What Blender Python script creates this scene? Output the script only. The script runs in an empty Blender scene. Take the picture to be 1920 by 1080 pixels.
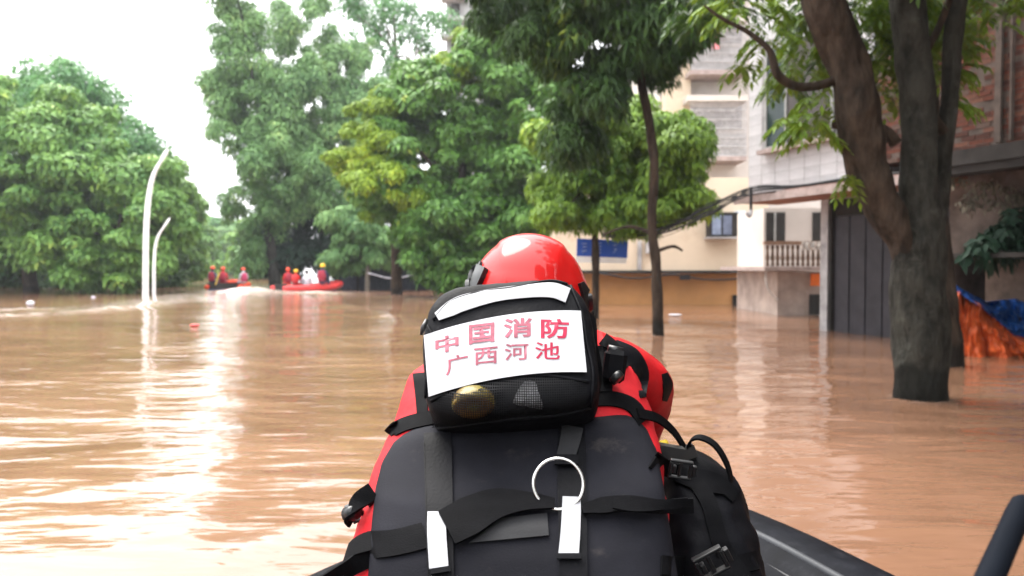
import bpy, math, random
import numpy as np
from mathutils import Vector, Matrix
from mathutils.bvhtree import BVHTree
from mathutils import noise as mnoise

scn = bpy.context.scene
COL = scn.collection
R = math.radians
rnd = random.Random(7)
nrg = np.random.default_rng(11)

# ------------------------------------------------------------------ camera
CAMH = 1.3
PITCH = math.atan(40 / 1500.0)
cam_d = bpy.data.cameras.new('camera')
cam = bpy.data.objects.new('camera', cam_d)
COL.objects.link(cam)
cam.location = (0, 0, CAMH)
cam.rotation_euler = (math.pi / 2 - PITCH, 0, 0)
cam_d.sensor_width = 36
cam_d.lens = 1500 / 1920 * 36
cam_d.clip_start = 0.05
cam_d.clip_end = 3000
cam_d.dof.use_dof = True
cam_d.dof.focus_distance = 1.45
cam_d.dof.aperture_fstop = 5.0
scn.camera = cam

# ------------------------------------------------------------------ world: bright overcast
world = bpy.data.worlds.new("World")
scn.world = world
world.use_nodes = True
wn, wl = world.node_tree.nodes, world.node_tree.links
wn.clear()
SUN_EL, SUN_AZ = R(58), R(-35)           # high, ahead and to the left
sky = wn.new('ShaderNodeTexSky'); sky.sky_type = 'NISHITA'; sky.sun_disc = False
sky.sun_elevation = SUN_EL; sky.sun_rotation = SUN_AZ
sky.air_density = 1.0; sky.dust_density = 4.0
hs = wn.new('ShaderNodeHueSaturation'); hs.inputs['Saturation'].default_value = 0.25
mx = wn.new('ShaderNodeMix'); mx.data_type = 'RGBA'; mx.inputs[0].default_value = 0.72
mx.inputs[7].default_value = (12.5, 12.6, 12.8, 1)
bg = wn.new('ShaderNodeBackground'); bg.inputs[1].default_value = 0.085
wo = wn.new('ShaderNodeOutputWorld')
wl.new(sky.outputs[0], hs.inputs['Color']); wl.new(hs.outputs[0], mx.inputs[6])
# overcast sky: brightest overhead, dimmer towards the horizon (all the way round)
wtc = wn.new('ShaderNodeTexCoord'); wsp = wn.new('ShaderNodeSeparateXYZ'); wl.new(wtc.outputs['Generated'], wsp.inputs[0])
wmr = wn.new('ShaderNodeMapRange'); wmr.inputs[1].default_value = 0; wmr.inputs[2].default_value = 1; wmr.inputs[3].default_value = .62; wmr.inputs[4].default_value = 1.5
wl.new(wsp.outputs[2], wmr.inputs[0])
wvm = wn.new('ShaderNodeVectorMath'); wvm.operation = 'SCALE'; wl.new(mx.outputs[2], wvm.inputs[0]); wl.new(wmr.outputs[0], wvm.inputs['Scale'])
wl.new(wvm.outputs[0], bg.inputs[0]); wl.new(bg.outputs[0], wo.inputs[0])

sun_d = bpy.data.lights.new('sun', 'SUN'); sun_d.energy = 1.5; sun_d.angle = R(40)
sun_d.color = (1.0, 0.95, 0.87)
sun = bpy.data.objects.new('sun', sun_d); COL.objects.link(sun)
sdir = Vector((math.sin(SUN_AZ) * math.cos(SUN_EL), math.cos(SUN_AZ) * math.cos(SUN_EL), math.sin(SUN_EL)))
sun.rotation_euler = sdir.to_track_quat('Z', 'Y').to_euler()
sun.location = (0, 0, 30)

scn.view_settings.view_transform = 'Standard'
scn.view_settings.look = 'None'
scn.view_settings.exposure = 2.1
scn.view_settings.gamma = 1.0
scn.view_settings.use_curve_mapping = False
scn.cycles.max_bounces = 6
scn.cycles.diffuse_bounces = 2
scn.cycles.glossy_bounces = 3
scn.cycles.transparent_max_bounces = 8
scn.cycles.use_denoising = True

# ------------------------------------------------------------------ helpers
def W(px, py, d):
    """world point seen at photo pixel (px,py) at ground distance d along the street"""
    u = (px - 960) / 1500.0; v = (540 - py) / 1500.0
    y = math.cos(PITCH) + v * math.sin(PITCH)
    z = -math.sin(PITCH) + v * math.cos(PITCH)
    return Vector((u * d / y, d, CAMH + z * d / y))

def ray(px, py):
    return (W(px, py, 1.0) - Vector((0, 0, CAMH))).normalized()

ORG = {}
def tag(o, label=None, cat=None, group=None, kind=None):
    if label: o['label'] = label
    if cat: o['category'] = cat
    if group: o['group'] = group
    if kind: o['kind'] = kind
    return o

def thing(name, loc, label, cat, group=None, kind=None):
    o = bpy.data.objects.new(name, None)
    o.empty_display_size = 0.1
    o.location = loc; COL.objects.link(o)
    ORG[o.name] = Vector(loc)
    return tag(o, label, cat, group, kind)

def link_mesh(name, me, parent=None):
    o = bpy.data.objects.new(name, me); COL.objects.link(o)
    if parent is not None:
        org = ORG.get(parent.name, Vector((0, 0, 0)))
        me.transform(Matrix.Translation(-org))
        ORG[o.name] = org
        o.parent = parent
    else:
        ORG[o.name] = Vector((0, 0, 0))
    return o

class MB:
    def __init__(s): s.v = []; s.f = []
    def add(s, vs, fs):
        n = len(s.v); s.v += [tuple(v) for v in vs]; s.f += [tuple(n + i for i in f) for f in fs]; return s
    def box(s, c, size, M=None):
        x, y, z = [a / 2 for a in size]; c = Vector(c)
        vs = [Vector((i * x, j * y, k * z)) for k in (-1, 1) for j in (-1, 1) for i in (-1, 1)]
        if M is not None: vs = [M @ v for v in vs]
        return s.add([c + v for v in vs], [(0, 2, 3, 1), (4, 5, 7, 6), (0, 1, 5, 4), (2, 6, 7, 3), (0, 4, 6, 2), (1, 3, 7, 5)])
    def hexa(s, b, t):
        """b, t: four corners below and above, same order (counter-clockwise from above)"""
        return s.add(list(b) + list(t), [(3, 2, 1, 0), (4, 5, 6, 7), (0, 1, 5, 4), (1, 2, 6, 5), (2, 3, 7, 6), (3, 0, 4, 7)])
    def rings(s, rs, cap=True, closed=True):
        n = len(rs[0]); base = len(s.v)
        for r in rs: s.v += [tuple(p) for p in r]
        for i in range(len(rs) - 1):
            for j in range(n if closed else n - 1):
                a = base + i * n + j; b = base + i * n + (j + 1) % n
                s.f.append((a, b, b + n, a + n))
        if cap and closed:
            s.f.append(tuple(base + j for j in reversed(range(n))))
            s.f.append(tuple(base + (len(rs) - 1) * n + j for j in range(n)))
        return s
    def tube(s, path, rad, n=8, cap=True, flat=1.0, rough=0.0, seed=0):
        path = [Vector(p) for p in path]
        if not hasattr(rad, '__len__'): rad = [rad] * len(path)
        rs = []; prev = None
        for i, p in enumerate(path):
            t = (path[min(i + 1, len(path) - 1)] - path[max(i - 1, 0)])
            if t.length < 1e-9: t = Vector((0, 0, 1))
            t.normalize()
            if prev is None:
                a = t.orthogonal().normalized()
                if abs(t.z) > 0.7: a = (Vector((1, 0, 0)) - t * t.x).normalized()
            else:
                a = (prev - t * prev.dot(t)).normalized()
            prev = a; b = t.cross(a)
            r = rad[i]; ring = []
            for k in range(n):
                an = 2 * math.pi * k / n
                rr = r
                if rough: rr *= 1 + rough * mnoise.noise(Vector((math.cos(an) * 1.3 + seed, math.sin(an) * 1.3, p.z * 1.6 + i * .13)))
                ring.append(p + a * math.cos(an) * rr + b * math.sin(an) * rr * flat)
            rs.append(ring)
        return s.rings(rs, cap)
    def build(s, name, m, parent=None, smooth=False):
        me = bpy.data.meshes.new(name)
        me.from_pydata(s.v, [], s.f)
        me.materials.append(m)
        if smooth: me.polygons.foreach_set('use_smooth', [True] * len(me.polygons))
        me.update()
        return link_mesh(name, me, parent)

def smooth_path(pts, k=6):
    """Catmull-Rom through points"""
    pts = [Vector(p) for p in pts]
    if len(pts) < 3: return pts
    P = [pts[0] * 2 - pts[1]] + pts + [pts[-1] * 2 - pts[-2]]
    out = []
    for i in range(1, len(P) - 2):
        for j in range(k):
            t = j / k; a, b, c, d = P[i - 1], P[i], P[i + 1], P[i + 2]
            out.append(0.5 * ((2 * b) + (c - a) * t + (2 * a - 5 * b + 4 * c - d) * t * t + (3 * b - a - 3 * c + d) * t ** 3))
    out.append(pts[-1]); return out

def lerp_list(vals, n):
    xs = np.linspace(0, len(vals) - 1, n)
    return list(np.interp(xs, range(len(vals)), vals))

def grid_mesh(name, P, m, parent=None, smooth=True, thick=0.0):
    """P: rows of points"""
    nr, nc = len(P), len(P[0])
    mb = MB(); mb.v = [tuple(p) for r in P for p in r]
    mb.f = [(i * nc + j, i * nc + j + 1, (i + 1) * nc + j + 1, (i + 1) * nc + j) for i in range(nr - 1) for j in range(nc - 1)]
    o = mb.build(name, m, parent, smooth)
    if thick:
        md = o.modifiers.new('thick', 'SOLIDIFY'); md.thickness = thick; md.offset = 0
        es = o.modifiers.new('crisp', 'EDGE_SPLIT'); es.split_angle = R(45)
    return o

def skin_mesh(name, joints, edges, radii, root, m, parent=None, sub=2):
    me = bpy.data.meshes.new(name); me.from_pydata([tuple(j) for j in joints], edges, [])
    o = bpy.data.objects.new(name, me); COL.objects.link(o)
    md = o.modifiers.new('skin', 'SKIN')
    for i, r in enumerate(radii):
        rr = r if hasattr(r, '__len__') else (r, r)
        me.skin_vertices[0].data[i].radius = rr
        me.skin_vertices[0].data[i].use_root = (i == root)
    md.use_smooth_shade = True
    s2 = o.modifiers.new('sub', 'SUBSURF'); s2.levels = sub; s2.render_levels = sub
    dg = bpy.context.evaluated_depsgraph_get(); dg.update()
    me2 = bpy.data.meshes.new_from_object(o.evaluated_get(dg))
    bpy.data.objects.remove(o); bpy.data.meshes.remove(me)
    me2.name = name; me2.materials.clear(); me2.materials.append(m)
    me2.polygons.foreach_set('use_smooth', [True] * len(me2.polygons))
    return link_mesh(name, me2, parent)

# ------------------------------------------------------------------ materials
def mat(name, col, rough=0.7, var=0.25, scale=6.0, bump=0.2, bscale=40.0, spec=0.25, metal=0.0, col2=None, coat=0.0, sheen=0.0, coords='Object', bdist=0.01, stretch=(1, 1, 1), detail=5, dust=None, wet=False):
    m = bpy.data.materials.new(name); m.use_nodes = True
    N, L = m.node_tree.nodes, m.node_tree.links
    b = N['Principled BSDF']
    tc = N.new('ShaderNodeTexCoord'); mp = N.new('ShaderNodeMapping'); mp.inputs['Scale'].default_value = stretch
    L.new(tc.outputs[coords], mp.inputs[0])
    if var > 0 or col2:
        n = N.new('ShaderNodeTexNoise'); n.inputs['Scale'].default_value = scale; n.inputs['Detail'].default_value = detail
        n.inputs['Roughness'].default_value = 0.65
        L.new(mp.outputs[0], n.inputs[0])
        cr = N.new('ShaderNodeValToRGB')
        c2 = col2 or tuple(c * (1 - var) for c in col)
        c1 = col if col2 else tuple(min(1, c * (1 + var * .6)) for c in col)
        cr.color_ramp.elements[0].position = 0.36; cr.color_ramp.elements[1].position = 0.64
        cr.color_ramp.elements[0].color = (*c2, 1); cr.color_ramp.elements[1].color = (*c1, 1)
        L.new(n.outputs[0], cr.inputs[0]); L.new(cr.outputs[0], b.inputs['Base Color'])
    else:
        b.inputs['Base Color'].default_value = (*col, 1)
    src = cr.outputs[0] if (var > 0 or col2) else None
    if dust and src:
        nd = N.new('ShaderNodeTexNoise'); nd.inputs['Scale'].default_value = dust[0]; nd.inputs['Detail'].default_value = 9; nd.inputs['Roughness'].default_value = .7
        L.new(tc.outputs[coords], nd.inputs[0])
        md_ = N.new('ShaderNodeMapRange'); md_.inputs[1].default_value = dust[1]; md_.inputs[2].default_value = dust[1] + .16; md_.inputs[4].default_value = dust[2]
        L.new(nd.outputs[0], md_.inputs[0]); mk = N.new('ShaderNodeMix'); mk.data_type = 'RGBA'; mk.inputs[7].default_value = (*dust[3], 1)
        L.new(md_.outputs[0], mk.inputs[0]); L.new(src, mk.inputs[6]); L.new(mk.outputs[2], b.inputs['Base Color']); src = mk.outputs[2]
    if wet and src:   # soaked band just above the flood line, with a ragged edge
        gp = N.new('ShaderNodeNewGeometry'); sz = N.new('ShaderNodeSeparateXYZ'); L.new(gp.outputs['Position'], sz.inputs[0])
        nw = N.new('ShaderNodeTexNoise'); nw.inputs['Scale'].default_value = 5; L.new(gp.outputs['Position'], nw.inputs[0])
        ad = N.new('ShaderNodeMath'); ad.operation = 'MULTIPLY_ADD'; ad.inputs[1].default_value = -.35; L.new(nw.outputs[0], ad.inputs[0]); L.new(sz.outputs[2], ad.inputs[2])
        mw = N.new('ShaderNodeMapRange'); mw.inputs[1].default_value = .10; mw.inputs[2].default_value = .22; mw.inputs[3].default_value = .75; mw.inputs[4].default_value = 0
        L.new(ad.outputs[0], mw.inputs[0]); mk = N.new('ShaderNodeMix'); mk.data_type = 'RGBA'; mk.inputs[7].default_value = (.008, .008, .007, 1)
        L.new(mw.outputs[0], mk.inputs[0]); L.new(src, mk.inputs[6]); L.new(mk.outputs[2], b.inputs['Base Color'])
    b.inputs['Roughness'].default_value = rough
    b.inputs['Specular IOR Level'].default_value = spec
    b.inputs['Metallic'].default_value = metal
    b.inputs['Coat Weight'].default_value = coat
    b.inputs['Sheen Weight'].default_value = sheen
    if bump > 0:
        n2 = N.new('ShaderNodeTexNoise'); n2.inputs['Scale'].default_value = bscale; n2.inputs['Detail'].default_value = 6
        L.new(mp.outputs[0], n2.inputs[0])
        bp = N.new('ShaderNodeBump'); bp.inputs['Strength'].default_value = bump; bp.inputs['Distance'].default_value = bdist
        L.new(n2.outputs[0], bp.inputs['Height']); L.new(bp.outputs[0], b.inputs['Normal'])
    return m

def leaf_mat(name, dark, light, yellow, yw=0.12, rough=0.5, patch=0.35):
    m = bpy.data.materials.new(name); m.use_nodes = True
    N, L = m.node_tree.nodes, m.node_tree.links
    b = N['Principled BSDF']; out = N['Material Output']
    g = N.new('ShaderNodeNewGeometry')
    cr = N.new('ShaderNodeValToRGB'); e = cr.color_ramp.elements
    e[0].position = 0; e[0].color = (*dark, 1); e[1].position = 1 - yw; e[1].color = (*light, 1)
    e2 = cr.color_ramp.elements.new(1.0); e2.color = (*yellow, 1)
    tc = N.new('ShaderNodeTexCoord'); n = N.new('ShaderNodeTexNoise'); n.inputs['Scale'].default_value = patch; n.inputs['Detail'].default_value = 3
    L.new(tc.outputs['Object'], n.inputs[0])
    ma = N.new('ShaderNodeMath'); ma.operation = 'MULTIPLY_ADD'; ma.inputs[1].default_value = 0.55
    mr = N.new('ShaderNodeMapRange'); mr.inputs[1].default_value = .3; mr.inputs[2].default_value = .7; mr.inputs[3].default_value = -0.05; mr.inputs[4].default_value = 0.5
    L.new(n.outputs[0], mr.inputs[0])
    L.new(g.outputs['Random Per Island'], ma.inputs[0]); L.new(mr.outputs[0], ma.inputs[2]); L.new(ma.outputs[0], cr.inputs[0])
    L.new(cr.outputs[0], b.inputs['Base Color']); b.inputs['Roughness'].default_value = rough
    b.inputs['Specular IOR Level'].default_value = 0.22
    tr = N.new('ShaderNodeBsdfTranslucent'); hv = N.new('ShaderNodeHueSaturation'); hv.inputs['Value'].default_value = 1.5
    hv.inputs['Hue'].default_value = 0.485
    L.new(cr.outputs[0], hv.inputs['Color']); L.new(hv.outputs[0], tr.inputs[0])
    mix = N.new('ShaderNodeMixShader'); mix.inputs[0].default_value = 0.22
    L.new(b.outputs[0], mix.inputs[1]); L.new(tr.outputs[0], mix.inputs[2]); L.new(mix.outputs[0], out.inputs[0])
    return m

# ------------------------------------------------------------------ water
def build_water():
    ys = [-40, -15, -6, -2, 0]
    y = 0.6
    while y < 900:
        ys.append(y); y *= 1.0115
        y += 0.005
    ys = np.array(ys); nc = 460
    u = np.linspace(-1, 1, nc); u = u * (0.55 + 0.45 * u * u) * 1.9
    Y, U = np.meshgrid(ys, u, indexing='ij')
    X = U * (np.abs(Y) + 2.6)
    Z = np.zeros_like(X)
    rg = np.random.default_rng(5)
    dY = np.abs(Y) * 0.0105 + 0.004; dX = (np.abs(Y) + 2.6) * 1.9 / nc * 1.4
    wx = 0.25 * np.sin(0.9 * X + 0.4 * Y) + 0.2 * np.sin(2.1 * Y - 0.7 * X + 1)
    for k in range(34):
        lam = 0.13 * (1.135 ** k)
        a = rg.normal(math.pi / 2, 0.55)             # crests mostly across the view
        kx, ky = math.cos(a) * 2 * math.pi / lam, math.sin(a) * 2 * math.pi / lam
        amp = 0.0023 * lam ** 0.9 * (1.0 if lam < 2 else (2 / lam) ** .7)
        att = np.clip(1.6 - dY * 5 / lam, 0, 1) * np.clip(1.6 - dX * 3 * abs(math.cos(a)) / lam, 0, 1)
        mod = 0.65 + 0.5 * np.sin(X * 0.37 / lam ** .5 + k) * np.sin(Y * 0.31 / lam ** .5 + 2 * k)
        Z += att * amp * mod * np.sin(kx * (X + wx * lam * .6) + ky * (Y + wx * .7) + rg.uniform(0, 6.28))
    # wakes of the two rafts: long low ridges fanning out towards the camera
    foam = np.zeros_like(X)
    def ridge(pts, h, w, f=0.0):
        nonlocal Z, foam
        pts = np.array(pts)
        best = np.full(X.shape, 1e9); tt = np.zeros_like(X)
        for i in range(len(pts) - 1):
            a = pts[i]; b = pts[i + 1]; d = b - a; L2 = (d ** 2).sum()
            t = np.clip(((X - a[0]) * d[0] + (Y - a[1]) * d[1]) / L2, 0, 1)
            dist = np.hypot(X - a[0] - t * d[0], Y - a[1] - t * d[1])
            m = dist < best; best = np.where(m, dist, best); tt = np.where(m, (i + t) / (len(pts) - 1), tt)
        wob = 1 + 0.35 * np.sin(X * 1.7 + Y * .6)
        g = np.exp(-(best / w) ** 2) * wob * np.sin(np.clip(tt, 0.02, 0.98) * math.pi) ** .4
        Z += h * g; foam += f * g
    G = lambda px, py: tuple(W(px, py, CAMH * 1500 / (py - 500))[:2])
    ridge([G(-150, 600), G(60, 592), G(230, 580), G(330, 566), G(400, 552)], 0.10, 0.75, 1.8)
    ridge([G(-150, 586), G(120, 580), G(260, 566), G(345, 553)], 0.05, 0.8, 1.2)
    ridge([G(640, 548), G(740, 556), G(830, 568), G(960, 590)], 0.09, 0.9, .25)
    ridge([G(560, 556), G(640, 572), G(760, 600), G(900, 650)], 0.035, 0.5, .1)
    ridge([G(470, 553), G(420, 575), G(340, 600)], 0.03, 0.6, .3)
    ridge([G(400, 545), G(470, 547), G(520, 548), G(620, 549)], 0.05, 2.2, 1.6)
    ridge([G(375, 547.5), G(420, 549), G(470, 548.5), G(510, 549.5), G(560, 552), G(630, 551.5)], 0.20, .7, 2.2)
    for (cx, cy, rr) in ((W(1726, 750, 7.8).x, 7.8, .27), (W(1234, 628, 15.2).x, 15.2, .14), (W(273, 560, 32.5).x, 32.5, .3)):
        ridge([(cx + rr * math.cos(q), cy + rr * math.sin(q)) for q in np.linspace(0, 6.283, 13)], .006, .05, .5)
    ridge([G(330, 556), G(450, 553), G(560, 556)], 0.03, 3.0, .9)
    ridge([G(660, 985), G(560, 1000), G(470, 1030), G(380, 1080)], 0.012, 0.10, .15)
    ridge([G(0, 968), G(130, 930), G(330, 900), G(480, 860)], 0.008, 0.10, 0)
    V = np.stack([X, Y, Z], -1).reshape(-1, 3).astype(np.float32)
    nr = len(ys)
    idx = np.arange(nr * nc).reshape(nr, nc)
    F = np.stack([idx[:-1, :-1], idx[:-1, 1:], idx[1:, 1:], idx[1:, :-1]], -1).reshape(-1, 4).astype(np.int32)
    me = bpy.data.meshes.new('flood_water')
    me.vertices.add(len(V)); me.vertices.foreach_set('co', V.ravel())
    me.loops.add(F.size); me.loops.foreach_set('vertex_index', F.ravel())
    me.polygons.add(len(F)); me.polygons.foreach_set('loop_start', np.arange(0, F.size, 4, dtype=np.int32))
    me.polygons.foreach_set('use_smooth', np.ones(len(F), bool))
    me.update(calc_edges=True)
    at = me.attributes.new('foam', 'FLOAT', 'POINT'); at.data.foreach_set('value', foam.ravel().astype(np.float32))
    m = bpy.data.materials.new('muddy_water'); m.use_nodes = True
    N, L = m.node_tree.nodes, m.node_tree.links; b = N['Principled BSDF']
    geo = N.new('ShaderNodeNewGeometry')
    mp = N.new('ShaderNodeMapping'); mp.inputs['Scale'].default_value = (0.25, 0.5, 1)
    L.new(geo.outputs['Position'], mp.inputs[0])
    n = N.new('ShaderNodeTexNoise'); n.inputs['Scale'].default_value = 0.8; n.inputs['Detail'].default_value = 6; n.inputs['Distortion'].default_value = 1.2
    L.new(mp.outputs[0], n.inputs[0])
    cr = N.new('ShaderNodeValToRGB'); cr.color_ramp.elements[0].position = .35; cr.color_ramp.elements[1].position = .68
    cr.color_ramp.elements[0].color = (*WATER_D, 1); cr.color_ramp.elements[1].color = (*WATER_L, 1)
    L.new(n.outputs[0], cr.inputs[0])
    # foam flecks
    nf = N.new('ShaderNodeTexNoise'); nf.inputs['Scale'].default_value = 3.0; nf.inputs['Detail'].default_value = 8; nf.inputs['Roughness'].default_value = .75
    mpf = N.new('ShaderNodeMapping'); mpf.inputs['Scale'].default_value = (0.6, 1.4, 1)
    L.new(geo.outputs['Position'], mpf.inputs[0]); L.new(mpf.outputs[0], nf.inputs[0])
    fa = N.new('ShaderNodeAttribute'); fa.attribute_name = 'foam'
    mr = N.new('ShaderNodeMapRange'); mr.inputs[1].default_value = .42; mr.inputs[2].default_value = .62
    L.new(nf.outputs[0], mr.inputs[0])
    mu = N.new('ShaderNodeMath'); mu.operation = 'MULTIPLY'; mu.use_clamp = True
    L.new(fa.outputs['Fac'], mu.inputs[0]); L.new(mr.outputs[0], mu.inputs[1])
    mc = N.new('ShaderNodeMix'); mc.data_type = 'RGBA'; mc.inputs[7].default_value = (.55, .46, .41, 1)
    L.new(mu.outputs[0], mc.inputs[0]); L.new(cr.outputs[0], mc.inputs[6]); L.new(mc.outputs[2], b.inputs['Base Color'])
    b.inputs['Roughness'].default_value = 0.06; b.inputs['IOR'].default_value = 1.52
    b.inputs['Specular IOR Level'].default_value = 0.5
    prev = None
    for (sx, sy, dist, rot, det) in ((.9, 2.9, .028, .1, 2.5), (2.6, 8.0, .0075, -.08, 2)):
        mb_ = N.new('ShaderNodeMapping'); mb_.inputs['Scale'].default_value = (sx, sy, 1); mb_.inputs['Rotation'].default_value = (0, 0, rot)
        L.new(geo.outputs['Position'], mb_.inputs[0])
        nb = N.new('ShaderNodeTexNoise'); nb.inputs['Scale'].default_value = 1.0; nb.inputs['Detail'].default_value = det; nb.inputs['Roughness'].default_value = .5; nb.inputs['Distortion'].default_value = .5
        L.new(mb_.outputs[0], nb.inputs[0])
        bp = N.new('ShaderNodeBump'); bp.inputs['Strength'].default_value = 1.0; bp.inputs['Distance'].default_value = dist
        L.new(nb.outputs[0], bp.inputs['Height'])
        if prev: L.new(prev.outputs[0], bp.inputs['Normal'])
        prev = bp
    L.new(prev.outputs[0], b.inputs['Normal'])
    me.materials.append(m)
    o = link_mesh('flood_water', me)
    tag(o, 'rippled orange brown muddy flood water covering the street', None, None, 'structure')

WATER_D = (0.155, 0.079, 0.046); WATER_L = (0.235, 0.128, 0.080)
build_water()
m_soil = mat('street_bed', (.12, .09, .07), bump=.3)
g = MB(); g.add([(-900, -60, -1.4), (900, -60, -1.4), (900, 950, -1.4), (-900, 950, -1.4)], [(0, 1, 2, 3)])
tag(g.build('ground', m_soil), 'flooded street bed under the muddy water', None, None, 'structure')

# ------------------------------------------------------------------ trees
BARK = mat('bark_dark', (.062, .044, .032), rough=.9, spec=.1, wet=True, col2=(.018, .013, .010), scale=9, bump=1.0, bscale=16, bdist=.05, stretch=(1, 1, .35), detail=8)
BARK_G = mat('bark_grey_green', (.042, .040, .033), rough=.9, spec=.1, wet=True, dust=(7, .56, .5, (.085, .085, .07)), scale=8, bump=1.0, bscale=16, bdist=.05, stretch=(1, 1, .4), col2=(.014, .013, .011))
BARK_P = mat('bark_pale', (.20, .17, .14), rough=.85, var=.3, scale=6, bump=.5, bscale=12)
LF_FICUS = leaf_mat('leaf_broad_green', (.028, .085, .018), (.14, .29, .055), (.38, .46, .08), .16, .4)
LF_LEFT = leaf_mat('leaf_mid_green', (.035, .115, .025), (.18, .33, .07), (.42, .52, .10), .18, .5)
LF_YEL = leaf_mat('leaf_yellow_green', (.07, .14, .012), (.22, .33, .025), (.42, .50, .04), .22, .55)
LF_TALL = leaf_mat('leaf_cool_green', (.045, .13, .042), (.20, .35, .12), (.38, .50, .17), .16, .55)
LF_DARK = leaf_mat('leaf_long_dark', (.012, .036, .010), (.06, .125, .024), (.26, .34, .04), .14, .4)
LF_BACK = leaf_mat('leaf_bluish_green', (.045, .14, .05), (.13, .29, .09), (.22, .36, .12), .1, .6)
LF_SHADE = leaf_mat('leaf_shade_green', (.008, .022, .014), (.022, .055, .03), (.05, .10, .05), .08, .6)  # shade under the central trees put into the leaf colour
LF_MIX = leaf_mat('leaf_fresh_green', (.03, .085, .010), (.20, .33, .035), (.46, .54, .07), .22, .5)
LF_BRIGHT = leaf_mat('leaf_bright_green', (.05, .11, .012), (.15, .24, .02), (.32, .38, .03), .2, .45)

def clumps_of(blobs, n, rs, seed=1, inner=0.55, flat=.62):
    rg = np.random.default_rng(seed); out = []
    B = [(W(px, py, d), r) for (px, py, d, r) in blobs]
    ar = np.array([r[0] * r[2] + r[0] * r[1] for _, r in B]); ar = ar / ar.sum()
    for k in rg.choice(len(B), n, p=ar):
        c, r = B[k]
        v = rg.normal(size=3); v /= np.linalg.norm(v)
        q = rg.uniform(inner, 1.0)
        s = rs * rg.choice([.5, .75, 1.0, 1.5], p=[.3, .3, .25, .15]) * rg.uniform(.8, 1.2)
        out.append([c[0] + v[0] * r[0] * q, c[1] + v[1] * r[1] * q, c[2] + v[2] * r[2] * q, s, s, s * flat])
    a = np.array(out)
    a = a[a[:, 2] > 0.12]
    return a

def foliage(name, clumps, n, size, m, parent, aspect=.5, droop=.3, up=.55, seed=1, jit=.6, shell=.35, zmin=0.03):
    rg = np.random.default_rng(seed)
    w = clumps[:, 3] ** 2; w = w / w.sum()
    k = rg.choice(len(clumps), n, p=w); C = clumps[k]
    v = rg.normal(size=(n, 3)); v[:, 2] += .35
    v /= np.linalg.norm(v, axis=1)[:, None]
    q = rg.uniform(0, 1, n) ** shell
    P = C[:, :3] + v * C[:, 3:6] * q[:, None]
    Nn = v + np.array([0, 0, up]) + rg.normal(size=(n, 3)) * jit * .6
    Nn /= np.linalg.norm(Nn, axis=1)[:, None]
    T = rg.normal(size=(n, 3)) + v * .8; T[:, 2] -= droop
    T -= Nn * (T * Nn).sum(1)[:, None]; T /= np.linalg.norm(T, axis=1)[:, None]
    T[:, 2] -= droop * .5; T /= np.linalg.norm(T, axis=1)[:, None]
    S = np.cross(Nn, T); S /= np.linalg.norm(S, axis=1)[:, None]
    s = size * rg.uniform(.45, 1.55, n)[:, None]
    base = P; tip = P + T * s - np.array([0, 0, 1]) * s * droop * .35
    mid = P + T * s * .42
    Lp = mid + S * s * aspect * .5 + Nn * s * .07; Rp = mid - S * s * aspect * .5 + Nn * s * .07
    V = np.stack([base, Rp, tip, Lp], 1).reshape(-1, 3)
    keep = np.repeat(P[:, 2] > zmin, 4); V = V[keep]; n = len(V) // 4
    V = V - np.array(ORG.get(parent.name, (0, 0, 0)) if parent else (0, 0, 0))
    i = np.arange(n) * 4
    F = np.stack([i, i + 1, i + 2, i, i + 2, i + 3], 1).astype(np.int32).ravel()
    me = bpy.data.meshes.new(name)
    me.vertices.add(len(V)); me.vertices.foreach_set('co', V.astype(np.float32).ravel())
    me.loops.add(len(F)); me.loops.foreach_set('vertex_index', F)
    me.polygons.add(len(F) // 3); me.polygons.foreach_set('loop_start', np.arange(0, len(F), 3, dtype=np.int32))
    me.update(calc_edges=True); me.materials.append(m)
    o = bpy.data.objects.new(name, me); COL.objects.link(o)
    if parent: o.parent = parent; ORG[o.name] = ORG[parent.name]
    o['kind'] = 'stuff'
    return o

def tree(label, base, trunk_r, blobs, n_cl, rs, n_leaf, lsize, lmat, bark=BARK, limbs=5, seed=1, name='tree', group=None, trunk=True, trunk_top=None, **kw):
    bx = W(base[0], base[1], base[2]); b = Vector((bx.x, bx.y, -0.5))
    t = thing(name, (b.x, b.y, 0), label, 'tree', group)
    rg = random.Random(seed)
    cl = clumps_of(blobs, n_cl, rs, seed, kw.pop('inner', .55), kw.pop('flat', .62))
    c0 = cl[:, :3].mean(0); zt = cl[:, 2].max()
    if trunk:
        top = Vector(trunk_top) if trunk_top else Vector((c0[0], c0[1], c0[2] + (zt - c0[2]) * .4))
        path = smooth_path([b, b.lerp(top, .3) + Vector((rg.uniform(-.3, .3), 0, 0)) * trunk_r * 4, b.lerp(top, .65) + Vector((rg.uniform(-.3, .3), 0, 0)) * trunk_r * 4, top], 6)
        mb = MB(); mb.tube(path, lerp_list([trunk_r * 1.25, trunk_r, trunk_r * .8, trunk_r * .35], len(path)), 12, rough=.25, seed=seed)
        mb.build('trunk', bark, t, True)
        for i in range(limbs):
            q = path[int(len(path) * rg.uniform(.35, .85))]
            e = cl[rg.randrange(len(cl))][:3]; e = Vector(e)
            md = q.lerp(e, .5) + Vector((0, 0, .12 * (e - q).length))
            pp = smooth_path([q, md, e], 5); MB().tube(pp, lerp_list([trunk_r * .42, trunk_r * .25, trunk_r * .08], len(pp)), 7, rough=.2, seed=i).build('limb', bark, t, True)
    foliage('crown', cl, n_leaf, lsize, lmat, t, seed=seed + 50, **kw)
    return t

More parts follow.
